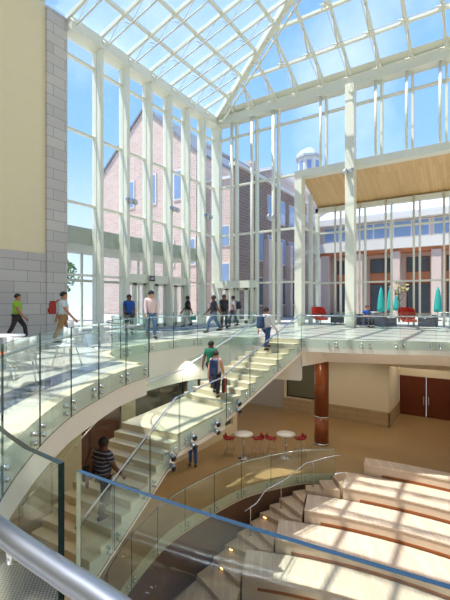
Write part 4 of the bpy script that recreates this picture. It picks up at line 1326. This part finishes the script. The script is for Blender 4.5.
# ------------------------------------------------------------------ outside
g = [(-140, -60), (90, -60), (90, 150), (-140, 150)]
struct(sheet(g, [(XL-.42, YF-.42), (XR+.42, YF-.42), (XR+.42, YLOW+.82), (XL-.42, YLOW+.82)], -.06, 'ground', M['ground']), 'pale paved courtyard outside')
struct(MB().box((XL-.4, YB+.4, L0-.4), (XRET-.1, YLOW+.81, -.06)).build('ground_infill', M['ground'], None), 'paving outside the corner')
# gabled brick house
def P3(px, D): return ((px-225)/FPX*D, D)
gx0, gx1, gy, gdep = -41.6, -25.6, 33.5, 16
zap = 24.2; xm = -33.25
zev, zev2 = 24.2-.87*8.35, 24.2-.87*7.65
r = root('gabled_house', (xm, gy, 0), 0, True); tag(r, 'tall pink brick gabled house seen through the left glass wall', 'building')
mb = MB()
mb.add([(gx0, gy, 0), (gx1, gy, 0), (gx1, gy, zev2), (xm, gy, zap), (gx0, gy, zev), (gx0, gy+gdep, 0), (gx1, gy+gdep, 0), (gx1, gy+gdep, zev2), (xm, gy+gdep, zap), (gx0, gy+gdep, zev)],
       [(0,1,2,3,4), (9,8,7,6,5), (1,6,7,2), (0,4,9,5)])
mb.build('brick_wall', M['brick_lit'], r)
MB().prism([(0,0)]*0 or [(xm-.0, gy-.2), (gx1+.2, gy-.2), (gx1+.2, gy+gdep+.2), (xm, gy+gdep+.2)], [zap+.05, zev2-.12, zev2-.12, zap+.05], [zap+.35, zev2+.18, zev2+.18, zap+.35]).build('roof', M['slate'], r)
MB().prism([(gx0-.4, gy-.2), (xm, gy-.2), (xm, gy+gdep+.2), (gx0-.4, gy+gdep+.2)], [zev-.3, zap+.05, zap+.05, zev-.3], [zev, zap+.35, zap+.35, zev]).build('roof', M['slate'], r)
for (x, z, w_, h_) in ((-35.9, 12.9, .85, 3.0), (-32.4, 12.9, .9, 3.2), (-33.2, 5.6, 1.2, 2.6), (-30.0, 5.6, 1.2, 2.6), (-37, 5.6, 1.2, 2.6), (-27, 5.6, 1.2, 2.6), (-28.6, 12.9, .9, 3.0)):
    f = MB().box((x-.18, gy-.10, z-.18), (x+w_+.18, gy-.001, z+h_+.18)).build('window', M['white_stone'], r)
    MB().box((x, gy-.12, z), (x+w_, gy-.101, z+h_)).build('pane', M['win_blue'], f)
# low wing in front, pale
r = root('brick_wing', (-21.5, 36, 0), 0, True); tag(r, 'lower pale brick wing joining the gabled house at its right', 'building')
MB().box((-25.3, 35.0, 0), (-17.3, 48, 14.5)).build('brick_wall', M['brick_lit'], r)
MB().box((-25.3, 34.8, 14.5), (-17.3, 48, 14.8)).build('coping', M['white_stone'], r)
for (x, z) in ((-23.5, 3.5), (-21.0, 3.5), (-23.5, 7.5), (-21.0, 7.5)):
    f = MB().box((x-.15, 34.92, z-.15), (x+1.25, 34.999, z+2.15)).build('window', M['white_stone'], r)
    MB().box((x, 34.88, z), (x+1.1, 34.919, z+2.0)).build('pane', M['win_blue'], f)
# shaded brick range at right angles
FX = -17.0
r = root('brick_range', (FX, 24, 0), 0, True); tag(r, 'long shaded brown brick range behind the corner glazing', 'building')
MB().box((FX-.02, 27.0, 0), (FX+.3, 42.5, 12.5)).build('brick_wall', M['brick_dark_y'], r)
MB().box((FX-.2, 26.9, 12.5), (FX+.6, 42.5, 12.8)).build('gutter', M['white_stone'], r)
MB().prism([(FX+.5, 26.9), (FX+.5, 34.7), (FX-3.5, 34.7), (FX-3.5, 26.9)], [12.81, 12.81, 15.2, 15.2], [12.95, 12.95, 15.4, 15.4]).build('roof', M['slate'], r)
MB().box((FX-1.0, 31.0, 13.0), (FX-.3, 31.8, 14.3)).build('chimney', M['pale_stone'], r)
for k in range(5):
    y = 30.4+2.4*k
    for z, h_ in ((9.2, 2.2), (5.2, 2.4), (1.2, 2.4)):
        if k < 1 and z > 8: continue
        f = MB().box((FX+.301, y-.1, z-.1), (FX+.36, y+1.4, z+h_+.1)).build('window', M['pale_stone'], r)
        MB().box((FX+.361, y, z), (FX+.38, y+1.3, z+h_)).build('pane', M['win_blue'] if z > 4 else M['win_dark'], f)
for k in range(5):
    y = 31.9+2.4*k
    MB().box((FX+.301, y, 0), (FX+.9, y+.5, 7.2)).build('pier', M['pale_stone'], r)
# colonnade building facing the hall
CY = 43.0
r = root('colonnade_building', (-6, CY, 0), 0, True); tag(r, 'pale stone building with tall piers, orange panels and a window band across the courtyard', 'building')
MB().box((-16.0, CY+2.4, 0), (14, CY+2.8, 7.2)).build('back_wall', M['pale_stone'], r)
MB().box((-16.0, CY-.3, 6.9), (14, CY+3.0, 7.9)).build('white_band', M['white_stone'], r)
MB().box((-16.0, CY+.9, 7.9), (14, CY+3.0, 10.0)).build('upper_wall', M['pale_stone'], r)
MB().box((-16.0, CY+.2, 10.0), (14, CY+3.0, 10.5)).build('upper_band', M['white_stone'], r)
MB().prism([(-16.0, CY+.2), (14, CY+.2), (14, CY+9), (-16.0, CY+9)], [10.51, 10.51, 14.0, 14.0], [10.7, 10.7, 14.2, 14.2]).build('roof', mat('pale_metal_roof', (216, 216, 222), .6), r)
MB().box((-16.0, CY+.2, 6.6), (14, CY+2.4, 6.899)).build('timber_soffit', M['orange_wood'], r)
for k in range(8):
    x = -15.2+3.7*k
    MB().box((x, CY, 0), (x+.85, CY+.8, 6.6)).build('pier', M['pale_stone'], r)
    for j in range(1):
        wx = x+1.15
        f = MB().box((wx, CY+2.3, .3), (wx+2.2, CY+2.399, 6.2)).build('window', M['door_wood'], r)
        MB().box((wx+.12, CY+2.26, 4.7), (wx+2.08, CY+2.299, 6.1)).build('pane', M['win_dark'], f)
        MB().box((wx+.0, CY+2.22, 3.5), (wx+2.2, CY+2.299, 4.6)).build('panel', M['orange_wood'], f)
        MB().box((wx+.12, CY+2.26, .4), (wx+1.05, CY+2.299, 3.3)).build('pane', M['win_dark'], f)
        MB().box((wx+1.15, CY+2.26, .4), (wx+2.08, CY+2.299, 3.3)).build('pane', M['win_dark'], f)
    f = MB().box((x+.1, CY+.82, 8.1), (x+3.5, CY+.899, 9.85)).build('window', M['white_stone'], r)
    MB().box((x+.2, CY+.79, 8.2), (x+1.75, CY+.819, 9.75)).box((x+1.9, CY+.79, 8.2), (x+3.4, CY+.819, 9.75)).build('pane', M['win_blue'], f)
# lantern tower
tp = W(15.0, 70.0)
r = root('lantern_tower', (tp.x, tp.y, 0)); tag(r, 'white octagonal lantern tower rising beyond the roofs', 'tower')
MB().box((-2.6, -2.6, 0), (2.6, 2.6, 23.5)).build('tower_base', M['pale_stone'], r)
MB().lathe([(2.1, 23.5), (2.1, 26.8)], 8).build('drum', M['white_stone'], r)
MB().lathe([(2.5, 26.8), (2.5, 27.2), (2.3, 27.5), (1.6, 28.3), (.6, 28.9), (.1, 29.0)], 8).build('dome', mat('grey_dome', (170, 176, 180), .6), r)
for k in range(8):
    a = math.pi/8+k*math.pi/4
    q = MB().box((-.35, -.03, 24.3), (.35, .03, 26.2)); 
    q.xf(Matrix.Translation((2.0*math.cos(a), 2.0*math.sin(a), 0)) @ Matrix.Rotation(a+math.pi/2, 4, 'Z'))
    q.build('window', M['win_blue'], r)
# parasols
def parasol(loc, h_, label):
    r = root('parasol', loc); tag(r, label, 'parasol', 'closed teal parasols in the courtyard')
    prof = [(.05, h_*.24), (.26, h_*.27), (.27, h_*.36), (.20, h_*.66), (.11, h_*.9), (.02, h_)]
    q = MB(); n = 16
    q.lathe(prof, n)
    for i, v in enumerate(q.v):
        a = math.atan2(v.y, v.x); k = 1+.16*math.cos(8*a); v.x *= k; v.y *= k
    q.build('canopy', M['teal'], r, True)
    MB().lathe([(.03, .05), (.03, h_*.29)], 10).build('pole', M['steel'], r, True)
    MB().lathe([(.3, 0), (.3, .06), (.05, .09)], 16).build('base', M['dark_metal'], r, True)
for px, D, lb in ((381, 32.5, 'leftmost closed teal parasol outside the lounge glass'), (390, 36, 'second closed teal parasol from the left outside the lounge'), (397, 37, 'third closed teal parasol, behind the thin courtyard tree'), (438, 31.5, 'rightmost closed teal parasol, apart from the other three')):
    X = (px-225)/FPX*D
    q = W(X, D, -.06); parasol(q, 2.75, lb)
# trees
def tree(loc, h_, crown, label, leafm, nleaf=200, tr=.06, gap=.4):
    r = root('tree', loc); tag(r, label, 'tree')
    q = MB().tube([(0, 0, 0), (.03, .02, h_*.3), (-.02, .0, h_*.62)], [tr, tr*.8, tr*.5], 8)
    for k in range(7):
        a = k*2.4; z0 = h_*(.42+.03*k)
        q.tube([(0, 0, z0), (crown*.5*math.cos(a), crown*.5*math.sin(a), z0+h_*.16), (crown*.8*math.cos(a), crown*.8*math.sin(a), z0+h_*.26)], [tr*.4, tr*.25, tr*.1], 6)
    q.build('trunk', M['bark'], r, True)
    q = MB()
    for k in range(nleaf):
        a = random.uniform(0, 6.28); u = random.uniform(-1, 1); rr = crown*random.random()**.45
        c = Vector((rr*math.cos(a)*math.sqrt(1-u*u), rr*math.sin(a)*math.sqrt(1-u*u), h_*.74 + u*rr*.9))
        s_ = gap*random.uniform(.5, 1.0)
        d1 = Vector((random.uniform(-1,1), random.uniform(-1,1), random.uniform(-1,1))).normalized(); d2 = d1.orthogonal().normalized()
        q.add([c-d1*s_*.5, c+d2*s_*.3, c+d1*s_*.5, c-d2*s_*.3], [(0,1,2,3)])
    q.build('crown', leafm, r)
D = 29.5; tree(W((399-225)/FPX*D, D, -.06), 3.5, .75, 'thin young tree outside the lounge glass', M['blossom'], 60, .07, .35)
tree((-23.5, 13.0, -.06), 6.0, 2.0, 'leafy green tree outside beside the entrance vestibule', M['leaf'], 700, .14, .5)
tree((-28.5, 19.0, -.06), 5.0, 1.6, 'green tree beyond the entrance doors', M['leaf'], 500, .12, .5)
# outdoor tables
for k, (px, D) in enumerate(((373, 31), (404, 33), (446, 30))):
    X = (px-225)/FPX*D
    r = root('patio_table', W(X, D, -.06)); tag(r, '%s of the three white patio tables outside the lounge glass' % ('leftmost', 'middle', 'rightmost')[k], 'table', 'patio tables')
    MB().lathe([(.01, .70), (.5, .70), (.5, .73), (.01, .731)], 20).build('tabletop', M['white_plastic'], r, True)
    MB().lathe([(.03, .0), (.03, .70)], 10).build('stem', M['steel'], r, True)

# ------------------------------------------------------------------ light
sun = bpy.data.lights.new('sun', 'SUN'); sun.energy = 4.8; sun.angle = math.radians(.53); sun.color = (1, .95, .86)
so = bpy.data.objects.new('sun', sun); COL.objects.link(so)
sv = Vector((1.7, 1.6, -5.5)).normalized()
so.rotation_euler = sv.to_track_quat('-Z', 'Y').to_euler()
w = bpy.data.worlds.new('sky'); SC.world = w; w.use_nodes = True
nt = w.node_tree; bg = nt.nodes['Background']
tc = nt.nodes.new('ShaderNodeTexCoord'); sx = nt.nodes.new('ShaderNodeSeparateXYZ'); cr = nt.nodes.new('ShaderNodeValToRGB')
nt.links.new(tc.outputs['Generated'], sx.inputs[0]); nt.links.new(sx.outputs['Z'], cr.inputs[0])
e = cr.color_ramp.elements
e[0].position = 0.0; e[0].color = srgb(226, 236, 248)
e[1].position = .9; e[1].color = srgb(102, 152, 222)
x = e.new(.35); x.color = srgb(138, 182, 238)
nz = nt.nodes.new('ShaderNodeTexNoise'); nz.inputs['Scale'].default_value = 2.2; nz.inputs['Detail'].default_value = 6
nt.links.new(tc.outputs['Generated'], nz.inputs['Vector'])
c2 = nt.nodes.new('ShaderNodeValToRGB'); c2.color_ramp.elements[0].position = .55; c2.color_ramp.elements[1].position = .8
c2.color_ramp.elements[1].color = (.6, .6, .6, 1)
nt.links.new(nz.outputs['Fac'], c2.inputs[0])
mx = nt.nodes.new('ShaderNodeMix'); mx.data_type = 'RGBA'; mx.inputs['B'].default_value = srgb(240, 246, 252)
nt.links.new(c2.outputs[0], mx.inputs['Factor']); nt.links.new(cr.outputs[0], mx.inputs['A']); nt.links.new(mx.outputs['Result'], bg.inputs['Color'])
bg.inputs['Strength'].default_value = 1.0
# warm downlights added under the lower ceiling to brighten the lower level
for k, (x, y) in enumerate(((-9, 21), (-6, 21), (-3, 20.5), (-9, 18), (-6.5, 17), (-9.5, 12), (-9.5, 9), (-9.5, 15), (-3.5, 24.8), (-1.5, 24.8), (-9.8, 6.5), (-10.2, 4.2), (-9.0, 3.0))):
    r = root('fill_downlight', (x, y, ZC-.004)); tag(r, 'warm fill lamp added at the lower ceiling to brighten the lower level', 'fill light', 'added fill lamps of the lower level')
    MB().lathe([(.11, 0), (.11, -.012), (.085, -.012)], 18).build('rim', M['steel'], r)
    MB().lathe([(.08, -.012), (.08, -.016)], 18).build('lamp', M['lamp_glow'], r)
    l = bpy.data.lights.new('fill_downlight_lamp', 'SPOT'); l.energy = 70 if k < 10 else 34; l.spot_size = 2.4; l.spot_blend = .6; l.color = (1, .88, .72) if k < 10 else (1, .74, .48); l.shadow_soft_size = .08
    lo_ = bpy.data.objects.new('fill_downlight_lamp', l); COL.objects.link(lo_); lo_.location = (x, y, ZC-.05)

# ------------------------------------------------------------------ camera and view
cam = bpy.data.cameras.new('camera'); co = bpy.data.objects.new('camera', cam); COL.objects.link(co)
cam.sensor_fit = 'HORIZONTAL'; cam.sensor_width = 36; cam.lens = 36*FPX/450; cam.shift_y = 2/450; cam.clip_start = .05; cam.clip_end = 500
co.location = (0, 0, EYE); co.rotation_euler = (math.pi/2, 0, TH)
SC.camera = co
vs = SC.view_settings; vs.view_transform = 'Standard'; vs.look = 'None'; vs.gamma = 1; vs.use_curve_mapping = False; vs.exposure = .66
SC.cycles.transparent_max_bounces = 48; SC.cycles.max_bounces = 10; SC.cycles.diffuse_bounces = 5; SC.cycles.glossy_bounces = 4
SC.cycles.use_denoising = True
SC.cycles.sample_clamp_indirect = 6
for o in bpy.data.objects:
    for k in ('_abs', '_P'):
        if k in o.keys(): del o[k]
